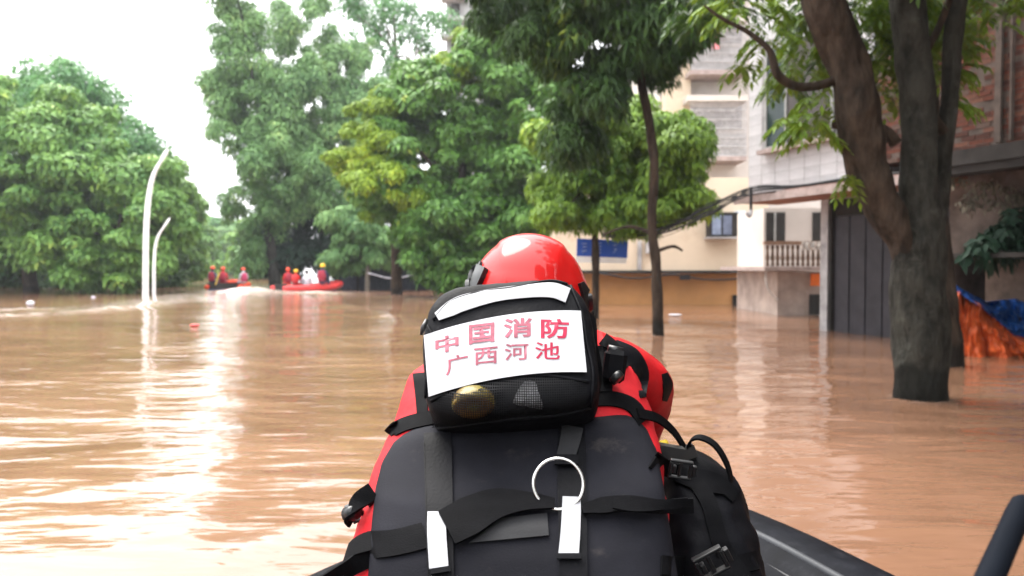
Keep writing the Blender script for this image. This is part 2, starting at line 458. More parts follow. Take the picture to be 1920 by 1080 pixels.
# left bank
tree('large broad dark green tree, its rounded crown highest at the back of the left bank', (120, 545, 50), .35,
     [(70, 290, 50, (6.4, 4, 6.0)), (175, 315, 50, (4.4, 4, 4.8)), (110, 220, 50, (4, 4, 3.6)), (225, 330, 50, (2.4, 3, 3.0)), (60, 430, 50, (7, 4, 4))], 250, 1.15, 50000, .30, LF_BACK, seed=3, flat=.7)
tree('big leafy tree with light green rounded leaf clumps overhanging the water at the left edge', (60, 545, 41), .3,
     [(20, 330, 40, (6.0, 3.5, 5.0)), (130, 360, 40, (4.4, 3.5, 3.6)), (-60, 300, 40, (4.5, 3.5, 5.0)), (130, 265, 41, (3.0, 3, 3.0)), (200, 410, 40, (3.6, 3, 3.4)), (-20, 420, 41, (6, 3, 2.2))], 270, .95, 95000, .30, LF_LEFT, seed=4, flat=.55)
tree('leafy tree hanging low over the water just left of the tall white lamp post', (215, 545, 39), .22,
     [(230, 430, 39, (3.0, 2.6, 2.9)), (150, 470, 39, (2.4, 2, 1.6)), (270, 370, 41, (2.2, 2.4, 2.6)), (210, 500, 38.5, (2.4, 1.6, 1.0))], 110, .75, 55000, .26, LF_LEFT, seed=5, flat=.55)
tree('yellowish green tree behind the two white lamp posts', (330, 535, 56), .25,
     [(320, 390, 56, (2.2, 3, 3.4)), (345, 440, 58, (1.4, 3, 3.2)), (285, 340, 54, (2.2, 3, 2.2)), (335, 490, 56, (1.5, 2, 1.3))], 130, .85, 50000, .30, LF_LEFT, seed=6)
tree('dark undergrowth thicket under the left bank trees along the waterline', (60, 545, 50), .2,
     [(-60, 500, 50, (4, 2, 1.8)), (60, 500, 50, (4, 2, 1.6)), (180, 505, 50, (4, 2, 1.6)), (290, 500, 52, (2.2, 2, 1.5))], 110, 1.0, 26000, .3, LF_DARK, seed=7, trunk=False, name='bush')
# far end of the street
for i, (px, py, d, rx, rz, lab, lmt) in enumerate([
    (395, 455, 130, 4.5, 5.2, 'far pale tree at the street end, straight above the left raft', LF_BACK),
    (355, 460, 95, 3.0, 4.6, 'far tree at the street end, just right of the yellowish green bank tree', LF_LEFT),
    (440, 465, 120, 4.2, 4.6, 'far bushy tree at the street end, above the lone figure of the left raft', LF_TALL),
    (480, 470, 85, 2.8, 5.5, 'slim yellowish tree at the street end beside the tall cool green trees', LF_LEFT)]):
    tree(lab, (px, 530, d), .25, [(px, py, d, (rx, 4, rz)), (px + 6, py + 30, d, (rx * 1.1, 3, rz * .6))], 60, 1.3, 9000, .6, lmt, seed=20 + i, group='trees at the far end of the street')
# tall cool green trees in the middle
tree('very tall cool green tree, its ragged left crown edge against the white sky', (520, 535, 50), .3,
     [(445, 60, 50, (1.5, 2, 3.4)), (470, 150, 50, (2.2, 3, 2.6)), (490, 240, 50, (2.9, 3, 2.6)), (530, 320, 50, (3.3, 3.5, 3)), (500, 400, 50, (1.6, 3, 1.6)), (420, 150, 50, (1.3, 1.5, 1.6)), (440, 400, 50, (1.0, 1.2, 1.2)), (560, 160, 50, (1.4, 1.6, 2.0)), (440, -60, 50, (1.0, 1.5, 2.5)), (470, 470, 50, (1.0, 2, 1.2))], 230, .78, 90000, .24, LF_TALL, seed=31, limbs=8, bark=BARK_G, flat=.8, aspect=.4, droop=.5, inner=.3)
tree('tall narrow tree with sparse top leaves, left of the yellow green creeper covered one', (610, 535, 54), .3,
     [(585, 40, 54, (1.4, 2, 4.5)), (600, 190, 53, (3.2, 3, 2.8)), (640, 260, 52, (3.2, 3, 3.4)), (600, 350, 52, (3.4, 3, 2.6)), (690, 190, 54, (2.6, 2, 2.2)), (650, 100, 54, (1.8, 2, 2.2)), (530, 60, 54, (1.0, 1.2, 1.8))], 180, .8, 70000, .24, LF_TALL, seed=32, limbs=8, bark=BARK_G, flat=.8, aspect=.4, droop=.5, inner=.3)
tree('thin see-through tree top with fine sparse leaves left of the grey high building', (760, 535, 62), .25,
     [(740, 50, 62, (4.2, 3, 4.0)), (680, -20, 62, (3, 3, 3)), (800, 40, 62, (1.7, 2, 2.6)), (760, 160, 62, (3, 3, 3))], 90, 1.0, 11000, .26, LF_BACK, seed=33, limbs=22, bark=BARK_P, droop=.5, inner=.2)
tree('low drooping tree with a pale bent trunk right of the right raft', (688, 545, 43.5), .13,
     [(665, 430, 44, (1.5, 1.4, 1.7)), (650, 480, 44, (1.0, 1.2, .9)), (715, 465, 43.5, (1.1, 1.0, 1.0)), (760, 450, 43, (1.2, 1, .8))], 100, .55, 36000, .22, LF_TALL, bark=BARK_P, seed=34, droop=.8)
tree('shrubby trees with shade put into their leaf colour behind the right raft', (560, 535, 56), .2,
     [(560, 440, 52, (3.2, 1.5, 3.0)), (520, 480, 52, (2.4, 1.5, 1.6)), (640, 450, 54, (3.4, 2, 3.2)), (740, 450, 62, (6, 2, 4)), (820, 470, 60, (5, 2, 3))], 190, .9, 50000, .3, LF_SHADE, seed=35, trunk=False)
# ficus mass
tree('yellow green creeper covered tree between the cool green trees and the big bushy tree', (745, 545, 36), .22,
     [(690, 270, 33.5, (1.7, 1.6, 2.4)), (725, 360, 32.5, (1.5, 1.6, 1.8)), (720, 290, 33, (1.2, 1.2, 1.8)), (735, 200, 35.5, (1.0, 1.4, 1.0)), (860, 130, 34, (1.4, 1.2, 1.5)), (660, 320, 35, (.7, 1, 1.4))], 120, .5, 80000, .17, LF_YEL, seed=41, droop=.5)
tree('big bushy broad leaved tree behind the red helmet, crown down to the water', (880, 550, 33), .32,
     [(830, 330, 33.5, (3.2, 2.6, 3.6)), (900, 190, 33, (3.0, 2.6, 2.8)), (980, 260, 33, (2.6, 2.5, 4.0)), (850, 460, 33, (2.2, 2.2, 1.5)), (960, 440, 33, (2.6, 2.2, 2.2)), (790, 200, 34, (1.8, 2, 2.0)), (845, 515, 33, (1.0, 1.4, .8)), (775, 430, 33.5, (1.3, 1.6, 1.2)), (1010, 400, 32.5, (1.2, 1.4, 1.6)), (860, 380, 32.5, (2.2, 1.6, 1.8))], 310, .72, 150000, .235, LF_FICUS, seed=42, flat=.55)

# pavement trees on the right
def pav_tree(label, trunk_pts, radii, blobs, n_cl, rs, n_leaf, lsize, lmat, seed, limb_n=7, limb_pts=None, **kw):
    b = W(*trunk_pts[0])
    t = thing('tree', (b.x, b.y, 0), label, 'tree', 'trees along the flooded pavement')
    pts = [W(*p) for p in trunk_pts]; pts = [Vector((pts[0].x, pts[0].y, -.6))] + pts
    path = smooth_path(pts, 7)
    MB().tube(path, lerp_list([radii[0]] + radii, len(path)), 14, rough=.22, seed=seed).build('trunk', BARK, t, True)
    cl = clumps_of(blobs, n_cl, rs, seed, kw.pop('inner', .25), kw.pop('flat', .8))
    rg = random.Random(seed)
    for i in range(limb_n):
        q = path[int(len(path) * rg.uniform(.55, .97))]; e = Vector(cl[rg.randrange(len(cl))][:3])
        pp = smooth_path([q, q.lerp(e, .5) + Vector((0, 0, .1)), e], 5); MB().tube(pp, lerp_list([radii[-1] * .6, .03, .012], len(pp)), 6).build('limb', BARK, t, True)
    for lp in limb_pts or []:
        pp = smooth_path([W(*q[:3]) for q in lp], 5); MB().tube(pp, lerp_list([q[3] for q in lp], len(pp)), 8, rough=.2).build('limb', BARK, t, True)
    foliage('crown', cl, n_leaf, lsize, lmat, t, seed=seed, **kw)
    return t

pav_tree('slim tree with a dark thin trunk in the water and long dark drooping leaves overhead',
         [(1234, 628, 15.2), (1230, 500, 15.2), (1222, 420, 15.2), (1226, 300, 15.1), (1206, 170, 15.1), (1185, 60, 15), (1175, -60, 15)], [.105, .095, .085, .085, .09, .08, .07],
         [(1040, 60, 15, (1.1, 1.2, .9)), (1180, 30, 14.5, (1.3, 1.3, .9)), (1120, 170, 15.2, (.75, .9, .7)), (1250, 90, 15, (.6, .9, .55)), (950, 20, 15.5, (.7, .8, .5)), (1080, 260, 15.4, (.55, .7, .6)), (1100, -60, 14.5, (2.2, 2.5, .8)), (1300, 40, 14.6, (.5, .6, .5))],
         230, .30, 60000, .16, LF_DARK, 51, aspect=.26, droop=.75, limb_pts=[[(1232, 470, 15.2, .04), (1262, 462, 15.1, .03), (1280, 470, 15.1, .02)], [(1228, 440, 15.2, .05), (1180, 425, 15.3, .03), (1130, 440, 15.4, .02)], [(1190, 60, 15, .06), (1130, 10, 14.8, .045), (1020, 20, 15, .03)]])
pav_tree('leafy tree with a straight thin trunk beside the blue street sign',
         [(1116, 597, 20.1), (1117, 500, 20), (1115, 400, 20), (1118, 300, 20), (1120, 200, 20)], [.10, .095, .09, .08, .06],
         [(1250, 330, 19, (1.15, 1.1, 1.25)), (1180, 400, 19.3, (1.2, 1.0, .65)), (1060, 350, 20, (.75, 1, .8)), (1140, 300, 20, (1.2, 1.2, 1.2)), (1290, 270, 19, (.6, .8, .8)), (1110, 240, 19.6, (1.0, 1, .8)), (1200, 230, 19.4, (.7, .8, .6)), (1060, 400, 19.6, (.5, .7, .35)), (1040, 270, 20, (.6, .8, .6))],
         280, .36, 80000, .135, LF_MIX, 52, aspect=.45, droop=.7, flat=.7)

# big forked tree close by on the right
bt = thing('tree', tuple(W(1725, 750, 7.8).xy) + (0,), 'big forked street tree with thick dark trunks rising from the flood nearest the boat', 'tree')
D0 = 7.8
def tpath(p, k=7): return smooth_path([W(*q) for q in p], k)
pts = tpath([(1726, 830, D0), (1726, 750, D0), (1727, 660, D0), (1722, 560, D0), (1724, 480, D0), (1724, 400, D0), (1724, 300, D0), (1723, 200, D0), (1712, 100, D0), (1700, 0, D0), (1690, -90, D0)])
MB().tube(pts, lerp_list([.25, .245, .255, .26, .25, .19, .165, .16, .16, .155, .15], len(pts)), 28, rough=.22, seed=1).build('trunk', BARK_G, bt, True)
pts = tpath([(1718, 520, D0 + .02), (1690, 450, D0 - .03), (1655, 380, D0 - .05), (1625, 300, D0 - .05), (1612, 230, D0 - .1), (1592, 130, D0 - .1), (1550, 20, D0 - .15), (1515, -80, D0 - .2)])
MB().tube(pts, lerp_list([.13, .15, .17, .195, .195, .185, .18, .175], len(pts)), 24, rough=.26, seed=4).build('stem', BARK, bt, True)
pts = tpath([(1740, 470, D0 + .05), (1758, 380, D0 + .1), (1768, 280, D0 + .1), (1782, 180, D0 + .1), (1786, 80, D0 + .1), (1800, 0, D0 + .1), (1815, -80, D0 + .1)])
MB().tube(pts, lerp_list([.12, .095, .08, .085, .085, .085, .08], len(pts)), 18, rough=.25, seed=7).build('stem', BARK_G, bt, True)
for pth, rr in (([(1590, 140, D0), (1545, 158, D0 - .1), (1495, 162, D0 - .15), (1458, 140, D0 - .2), (1442, 95, D0 - .2), (1405, 62, D0 - .2), (1355, 35, D0 - .2), (1320, 10, D0 - .2)], [.05, .045, .042, .045, .03, .024, .018, .012]),
                ([(1650, 265, D0), (1600, 240, D0 + .1), (1560, 235, D0 + .2)], [.09, .05, .03]),
                ([(1680, 270, D0), (1660, 245, D0), (1640, 235, D0)], [.06, .05, .04]),
                ([(1770, 250, D0), (1750, 215, D0), (1742, 180, D0 + .1)], [.05, .035, .02]),
                ([(1740, 90, D0), (1765, 40, D0), (1790, -30, D0)], [.04, .035, .03])):
    pp = tpath(pth); MB().tube(pp, lerp_list(rr, len(pp)), 10, rough=.2).build('limb', BARK, bt, True)
# compound-leaf sprays
def sprays(name, specs, m, parent, seed=1, leaf=.085, n_fr=9, asp=.36):
    """each spec: pixel x, y, depth, spread (m), fronds; a frond is a thin stalk with paired drooping leaflets"""
    rg = random.Random(seed); mb = MB()
    for (px, py, d, sp, nf) in specs:
        c = W(px, py, d)
        for i in range(nf):
            a = rg.uniform(0, 6.283); r = sp * rg.uniform(.1, 1)
            s0 = c + Vector((math.cos(a) * r, math.sin(a) * r * .8, rg.uniform(-.5, .5) * sp))
            di = Vector((math.cos(a) + rg.uniform(-.5, .5), math.sin(a), rg.uniform(-.5, .35))).normalized()
            p = s0.copy(); ln = leaf * rg.uniform(.8, 1.2)
            for k in range(n_fr):
                di = (di + Vector((0, 0, -.11))).normalized()
                p = p + di * leaf * .33
                sd = di.cross(Vector((0, 0, 1)))
                if sd.length < .1: sd = Vector((1, 0, 0))
                sd.normalize()
                for sg in ((-1, 1) if k < n_fr - 1 else (0,)):
                    t = (di * .55 + sd * sg * .9 + Vector((0, 0, rg.uniform(-.55, 0)))).normalized()
                    s = t.cross(Vector((rg.uniform(-.3, .3), rg.uniform(-.3, .3), 1))).normalized()
                    q = p + t * ln * .5; e = p + t * ln + Vector((0, 0, -.12 * ln))
                    w = s * ln * asp * .5; up = Vector((0, 0, .04 * ln))
                    n0 = len(mb.v); mb.v += [tuple(p), tuple(q - w + up), tuple(e), tuple(q + w + up)]
                    mb.f += [(n0, n0 + 1, n0 + 2), (n0, n0 + 2, n0 + 3)]
            n0 = len(mb.v); w = Vector((.003, 0, 0)); mb.v += [tuple(s0 - w), tuple(s0 + w), tuple(p + w * .4), tuple(p - w * .4)]; mb.f.append((n0, n0 + 1, n0 + 2, n0 + 3))
    o = mb.build(name, m, parent); o['kind'] = 'stuff'; return o
sprays('crown', [(1520, 60, 8.6, .35, 30), (1500, 130, 8.4, .25, 16), (1540, 190, 7.9, .16, 8), (1525, 235, 7.6, .2, 12), (1490, 232, 7.5, .08, 5), (1600, 30, 8.8, .5, 40),
                 (1640, 90, 8.6, .45, 50), (1660, 160, 8.5, .25, 16), (1625, 130, 8.5, .3, 20), (1750, 110, 8.6, .35, 28), (1830, 20, 8.4, .35, 22), (1790, 60, 8.6, .25, 14), (1740, 30, 8.8, .4, 36), (1770, 190, 8.1, .1, 6), (1885, 10, 8.2, .15, 5),
                 (1440, 70, 8.0, .15, 7), (1400, 120, 8.2, .08, 3), (1390, 20, 8, .25, 14), (1600, 330, 7.5, .07, 4), (1440, -20, 8.3, .5, 30), (1650, -40, 8, .8, 70), (1900, -60, 8, .5, 24)], LF_BRIGHT, bt, 5, .105, 9, .38)
sprays('crown', [(1560, 90, 9.0, .35, 26), (1660, 60, 9.2, .5, 50), (1530, 20, 9, .3, 22), (1350, 0, 8.6, .35, 26), (1470, 150, 8.7, .12, 6), (1700, -60, 9, 1.0, 60), (1300, 15, 8.8, .25, 22)], LF_DARK, bt, 6, .10, 9, .36)
b2 = W(1768, 683, 10.6)
t2 = thing('tree', (b2.x, b2.y, 0), 'second dark tree trunk standing in the water right behind the big forked tree', 'tree')
pts = tpath([(1768, 740, 10.6), (1768, 683, 10.6), (1764, 600, 10.6), (1758, 500, 10.7), (1752, 400, 10.8), (1745, 280, 10.9), (1745, 100, 11), (1745, -80, 11)])
MB().tube(pts, lerp_list([.28, .26, .23, .2, .15, .12, .10, .1], len(pts)), 20, rough=.2, seed=9).build('trunk', BARK, t2, True)
sprays('crown', [(1745, -60, 11, 1.2, 70)], LF_DARK, t2, 8, .1)

# ------------------------------------------------------------------ buildings right
D = Vector((.349, -.937, 0)); NF = Vector((-.937, -.349, 0)); F0 = Vector((6.3, 16, 0))
def FP(t, off, z): return F0 + D * t + NF * off + Vector((0, 0, z))
def t_at(px, off=0.0):
    u = (px - 960) / 1500.0; b = F0 + NF * off
    return (u * b.y - b.x) / (D.x - u * D.y)
def z_at(px, py, off=0.0):
    t = t_at(px, off); Yd = (F0 + D * t + NF * off).y
    return W(px, py, Yd).z
def fbox(mb, t0, t1, o0, o1, z0, z1):
    mb.hexa([FP(t0, o0, z0), FP(t1, o0, z0), FP(t1, o1, z0), FP(t0, o1, z0)][::-1], [FP(t0, o0, z1), FP(t1, o0, z1), FP(t1, o1, z1), FP(t0, o1, z1)][::-1]); return mb
ANG = math.atan2(D.y, D.x)

M_TILE = mat('white_wall_tile', (.50, .49, .50), rough=.35, var=.12, scale=2, bump=.05)
M_TILE2 = mat('white_wall_tile_dull', (.45, .44, .45), rough=.45, var=.15, scale=3, bump=.05)
M_GROUT = mat('tile_grout', (.30, .29, .29), rough=.9, bump=.2)
M_GLASS = mat('dark_window_glass', (.02, .035, .035), rough=.08, var=.2, bump=0, spec=.3)
M_GLASSB = mat('brown_window_pane', (.045, .035, .03), rough=.2, var=.2, bump=0)
M_FRAME = mat('window_frame_metal', (.30, .30, .29), rough=.45, bump=0)
M_SOFF = mat('pinkish_plaster', (.30, .14, .10), rough=.85, var=.25, scale=1.5, bump=.2)
M_EDGE = mat('canopy_edge_paint', (.34, .27, .25), rough=.8, var=.25, bump=.2)
M_SHUT = mat('shutter_dark_metal', (.030, .026, .031), rough=.5, var=.3, scale=3, bump=.1)
M_PILL = mat('white_pillar_paint', (.40, .38, .38), rough=.7, var=.35, scale=3, bump=.2)
M_BRICKS = [mat('red_brick_%s' % s, c, rough=.9, var=.4, scale=9, bump=.6, bscale=60) for s, c in (('warm', (.10, .03, .018)), ('dark', (.06, .022, .015)), ('pale', (.125, .052, .034)), ('grey', (.09, .057, .045)))]
M_MORT = mat('mortar', (.085, .064, .054), rough=.95, var=.35, scale=4, bump=.5)
M_CONC = mat('stained_concrete', (.13, .10, .085), rough=.9, var=.6, scale=1.6, bump=.6, bscale=12, detail=9)
M_DARKC = mat('blackened_concrete', (.03, .026, .024), rough=.9, var=.5, scale=2, bump=.5)
M_CREAM = mat('cream_plaster', (.60, .49, .37), rough=.85, dust=(1.1, .56, .4, (.36, .22, .12)), var=.10, scale=.6, bump=.15, detail=8)
M_ORNG = mat('ochre_wet_plaster', (.46, .23, .09), rough=.7, var=.15, scale=.7, bump=.15)
M_BLDW = mat('pale_building_plaster', (.52, .47, .43), rough=.85, var=.12, scale=.5, bump=.1)
M_GREYB = mat('grey_far_building', (.42, .41, .41), rough=.85, var=.2, scale=.4, bump=.1)
M_DARK = mat('unlit_interior', (.03, .028, .026), rough=.9, bump=0)
M_BLACK = mat('black_rubber_cable', (.02, .02, .022), rough=.5, bump=0)
M_WHITE = mat('white_paint', (.78, .78, .77), rough=.35, var=.06, bump=0)

OF = .8
tA = t_at(1400, OF); tB = t_at(1632, OF); tC = 9.0
# --- white tiled building
wb = thing('white_tiled_building', FP(0, 0, 0), 'white tiled building with pink canopy and dark shutter doors right of the cream house', 'building')
ZT = 2.80
wt0, wt1 = t_at(1435, OF), t_at(1562, OF)
zs = z_at(1500, 268, OF); ztw = 5.75
mb = MB()
fbox(mb, tA, tB, -6, OF - .03, ZT, 9.0)
mb.build('wall', M_GROUT, wb)
TW, TH, g_ = .42, .21, .006
tile_me = {}
def piece_mesh(name, w, h, dpt, m, bev=.0):
    b = MB(); x, y, z = w / 2, dpt, h / 2; e = min(w, h) * .04
    # front bevelled slab, front face towards +y local (outward)
    b.add([(-x, 0, -z), (x, 0, -z), (x, 0, z), (-x, 0, z), (-x + e, y, -z + e), (x - e, y, -z + e), (x - e, y, z - e), (-x + e, y, z - e)],
          [(0, 1, 2, 3), (7, 6, 5, 4), (4, 5, 1, 0), (5, 6, 2, 1), (6, 7, 3, 2), (7, 4, 0, 3)])
    me = bpy.data.meshes.new(name); me.from_pydata(b.v, [], b.f); me.materials.append(m); me.update(); return me
ROTF = Matrix([[D.x, NF.x, 0], [D.y, NF.y, 0], [0, 0, 1]]).to_euler()
tm = [piece_mesh('tile', TW - g_, TH - g_, .03, M_TILE), piece_mesh('tile', TW - g_, TH - g_, .03, M_TILE2)]
def piece(name, me, t, off, z, parent):
    o = bpy.data.objects.new(name, me); COL.objects.link(o); o.parent = parent
    o.location = FP(t, off, z) - ORG[parent.name]; o.rotation_euler = ROTF; return o
ncol = int((tB - tA) / TW); TWs = (tB - tA) / ncol
rest = MB(); cnt = 0
for r_ in range(30):
    for c_ in range(ncol):
        t = tA + (c_ + .5) * TWs; z = ZT + (r_ + .5) * TH
        if wt0 - .12 < t < wt1 + .12 and zs - .1 < z < ztw + .1: continue
        if z < 7.2:
            piece('tile', tm[rnd.random() < .3], t, OF - .028 + rnd.uniform(0, .003), z, wb); cnt += 1
        else: fbox(rest, t - TWs / 2 + .003, t + TWs / 2 - .003, OF - .028, OF, z - TH / 2 + .003, z + TH / 2 - .003)
rest.build('upper_tiles', M_TILE, wb)['kind'] = 'stuff'
wd = MB(); fbox(wd, wt0, wt1, OF - .02, OF + .02, zs, ztw)
w_o = wd.build('window', M_DARK, wb)
f = MB(); tm1 = t_at(1474, OF)
for a, b_ in ((wt0, wt0 + .05), (tm1 - .025, tm1 + .025), (wt1 - .05, wt1)): fbox(f, a, b_, OF + .02, OF + .06, zs, ztw)
fbox(f, wt0 + .05, wt1 - .05, OF + .021, OF + .058, zs, zs + .05); fbox(f, wt0 + .05, wt1 - .05, OF + .021, OF + .058, ztw - .05, ztw)
f.build('frame', M_FRAME, w_o)
p = MB(); fbox(p, wt0 + .05, tm1 - .025, OF + .021, OF + .032, zs + .05, ztw - .05); p.build('pane', M_GLASS, w_o)
p = MB(); fbox(p, tm1 + .025, wt1 - .05, OF + .021, OF + .034, zs + .05, ztw - .05); p.build('pane', M_GLASSB, w_o)
s_ = MB(); fbox(s_, wt0 - .12, wt1 + .1, OF + .004, OF + .16, zs - .09, zs - .002); s_.build('sill', M_EDGE, w_o)
c = MB(); fbox(c, tA - .02, tB + 1.2, -.02, OF + .28, ZT - .16, ZT - .004); c.build('canopy', M_SOFF, wb)
c = MB(); fbox(c, tA - .03, tB + 1.2, OF + .282, OF + .33, ZT - .18, ZT - .02); c.build('canopy_edge', M_EDGE, wb)
# shop front below
tp = t_at(1546, 0); td = t_at(1560, 0)
lo = MB(); fbox(lo, tp - .02, tC - 6.2, -5.0, -.14, -.6, ZT - .17); lo.build('shop_wall', M_CONC, wb)
lo = MB(); fbox(lo, tp - .08, td - .09, -.14, .04, -.6, ZT - .165); lo.build('pillar', M_PILL, wb)
lo = MB(); fbox(lo, td - .085, td - .01, -.13, .02, -.6, ZT - .166); lo.build('door_frame', M_DARKC, wb)
k = 0
t = td
while t < td + 2.6:
    pw = .205
    q = MB(); fbox(q, t + .006, t + pw - .006, -.13, -.055 + (.02 if k % 2 else 0), -.5, 2.28)
    q.build('shutter_panel', M_SHUT, wb); t += pw; k += 1
q = MB(); fbox(q, td, td + 2.66, -.13, -.07, 2.30, ZT - .168); q.build('door_lintel', M_DARKC, wb)
# --- brick building
bb = thing('brick_building', FP(tB + 2, 0, 0), 'old red brick building with stained grey ground floor behind the big forked tree', 'building')
w = MB(); fbox(w, tB + .004, tC, -6, OF - .05, 3.05, 9.4); w.build('wall', M_MORT, bb)
BW, BH = .245, .078
bm = [piece_mesh('brick', BW - .014, BH - .014, .05, m) for m in M_BRICKS]
rest = MB(); cells = []
for r_ in range(78):
    for c_ in range(int((tC - tB) / BW)):
        t = tB + .14 + (c_ + (.5 if r_ % 2 else 0)) * BW
        if t > tC - .15: continue
        z = 3.05 + (r_ + .5) * BH
        p_ = FP(t, OF, z); px = 960 + p_.x / p_.y * 1500; py = 500 - (p_.z - CAMH) / p_.y * 1500
        cells.append((not (px < 1925 and py > 0), not (1628 < px < 1700 or 1795 < px < 1925), py, t, z))
cells.sort(key=lambda c: (c[0], c[1], -c[2]))
for i, (_, _, _, t, z) in enumerate(cells):
    if i < 300: piece('brick', bm[rnd.choices(range(4), (5, 3, 2, 2))[0]], t, OF - .05 + rnd.uniform(-.004, .012), z, bb)
    else: fbox(rest, t - BW / 2 + .007, t + BW / 2 - .007, OF - .05, OF + rnd.uniform(-.004, .012), z - BH / 2 + .007, z + BH / 2 - .007)
rest.build('upper_bricks', M_BRICKS[0], bb)['kind'] = 'stuff'
for pxx, wdt in ((1862, .10), (1890, .035)):
    q = MB(); ts = t_at(pxx, OF); fbox(q, ts, ts + wdt, OF - .02, OF + .035, 3.1, 7.5); q.build('mortar_strip', M_MORT, bb)
q = MB(); fbox(q, tB + 1.25, tC, -.2, OF + .5, 2.78, 3.0); q.build('ledge', M_DARKC, bb)
q = MB(); fbox(q, tB + 1.25, tC, OF + .3, OF + .46, 2.66, 2.776); q.build('beam', M_DARKC, bb)
q = MB(); fbox(q, tC - 6.19, tC, -5.0, -.02, 1.42, 2.775); q.build('lower_wall', M_CONC, bb)
q = MB(); fbox(q, tC - 6.19, tC, -5.0, -1.2, -.6, 1.418); q.build('recess_wall', M_CONC, bb)
q = MB(); fbox(q, t_at(1845, 0), tC, -.5, -.03, -.6, 1.416); q.build('stall_wall', mat('brown_stained_wall', (.13, .09, .07), var=.5, scale=3, bump=.4), bb)
q = MB(); fbox(q, t_at(1770, .3), tC, 0, 1.05, 1.43, 1.50); q.build('awning', M_DARKC, bb)
# climbing plant and potted plant on the awning
pl = thing('plant', FP(t_at(1870, .6), .6, 1.5), 'broad leaved plant growing on the awning above the blue tarpaulin', 'plant')
pc = W(1880, 450, 12)
cl = np.array([[*W(px, py, 11.6), s, s, s * .6] for px, py, s in ((1850, 455, .22), (1890, 430, .25), (1915, 460, .28), (1830, 470, .18), (1870, 480, .22), (1910, 405, .22), (1940, 440, .35), (1815, 480, .12))])
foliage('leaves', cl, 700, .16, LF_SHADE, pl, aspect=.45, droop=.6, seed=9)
mb = MB()
for i in range(9):
    e = Vector(cl[i % len(cl)][:3]); mb.tube([Vector((e.x + .1, e.y + .1, 1.5)), e], .01, 5)
mb.build('stems', BARK, pl)
hp = thing('hanging_creeper', tuple(W(1870, 370, 12)), 'withered grey creeper hanging over the stained wall under the dark ledge', 'plant')
cl = np.array([[*W(px, py, 12.2), .22, .1, .12] for px, py in ((1830, 370), (1870, 385), (1905, 375), (1850, 350), (1815, 385), (1890, 360), (1930, 365), (1800, 345))])
foliage('leaves', cl, 500, .07, mat('withered_leaf', (.22, .2, .15), var=.5, bump=0), hp, aspect=.5, droop=.8, seed=10)

# --- tarpaulins
M_TO = mat('orange_tarpaulin', (.50, .085, .02), rough=.5, var=.3, scale=4, bump=.3, bscale=8, bdist=.03)
M_TB = mat('blue_tarpaulin', (.015, .085, .33), rough=.4, var=.3, scale=4, bump=.3, bscale=7, bdist=.03)
def drape(name, m, top, bot, d0, d1, nf, amp, label, seed, nr=34, ncx=60):
    """top/bot: lists of (px,py); cloth hangs between them"""
    rg = random.Random(seed); ph = [rg.uniform(0, 6.28) for _ in range(4)]
    def at(pl_, s):
        x = s * (len(pl_) - 1); i = min(int(x), len(pl_) - 2); q = x - i
        return tuple(pl_[i][k] * (1 - q) + pl_[i + 1][k] * q for k in (0, 1))
    rows = []
    for i in range(nr):
        v = i / (nr - 1); row = []
        for j in range(ncx):
            s = j / (ncx - 1); a = at(top, s); b = at(bot, s)
            px = a[0] * (1 - v) + b[0] * v; py = a[1] * (1 - v) + b[1] * v
            dd = d0 * (1 - v) + d1 * v + amp * 1.6 * mnoise.noise(Vector((s * 9 + seed, v * 3.5, 0))) + amp * .9 * mnoise.noise(Vector((s * 26, v * 7 + s * 8, seed))) - amp * .6 * v ** .5 * (math.sin(s * nf + ph[0] + v * 1.3) + .5 * math.sin(s * nf * 2.3 + ph[1] - v * 2) + .4 * math.sin(v * 5 + s * 9 + ph[2]))
            row.append(W(px, py, dd))
        rows.append(row)
    o = grid_mesh(name, rows, m, None, True, .006)
    return tag(o, label, 'tarpaulin', None)
drape('tarpaulin', M_TO, [(1796, 545), (1812, 556), (1840, 572), (1870, 602), (1900, 628), (1990, 650)], [(1780, 664), (1810, 668), (1850, 672), (1890, 672), (1930, 672), (1990, 674)], 11.9, 11.5, 22, .09, 'crumpled orange tarpaulin hanging into the water behind the tree trunks', 1)
drape('tarpaulin', M_TB, [(1786, 530), (1800, 540), (1826, 554), (1850, 566), (1880, 562), (1915, 560), (1990, 556)], [(1797, 548), (1814, 560), (1842, 577), (1872, 608), (1902, 634), (1940, 648), (1990, 656)], 12.25, 11.8, 7, .16, 'crumpled blue tarpaulin heaped behind the orange one at the right edge', 2)

# --- balcony house (between the cream wall and the tiled building)
hb = thing('balcony_house', tuple(W(1490, 590, 21).xy) + (0,), 'narrow house piece with a baluster balcony beside the shutter doors', 'building')
def wbox(mb, px0, px1, py0, py1, d0, d1):
    """box whose front face, at distance d0, spans the pixels; depth to d1"""
    a = W(px0, py0, d0); b_ = W(px1, py1, d0)
    x0, x1, z0, z1 = a.x, b_.x, min(a.z, b_.z), max(a.z, b_.z)
    mb.hexa([(x0, d0, z0), (x1, d0, z0), (x1, d1, z0), (x0, d1, z0)], [(x0, d0, z1), (x1, d0, z1), (x1, d1, z1), (x0, d1, z1)]); return mb
wbox(MB(), 1458, 1556, 509, 680, 21.2, 25).build('lower_wall', mat('shaded_white_wall', (.40, .32, .28), var=.25, scale=2, bump=.2), hb)  # white wall with shade put into its base colour
wbox(MB(), 1432, 1562, 390, 505, 22.4, 25).build('upper_wall', M_BLDW, hb)
wbox(MB(), 1434, 1560, 500, 508, 20.6, 25).build('balcony_slab', M_EDGE, hb)
wbox(MB(), 1434, 1560, 452, 459, 20.62, 20.78).build('handrail', mat('brown_rail', (.26, .16, .11), var=.3), hb)
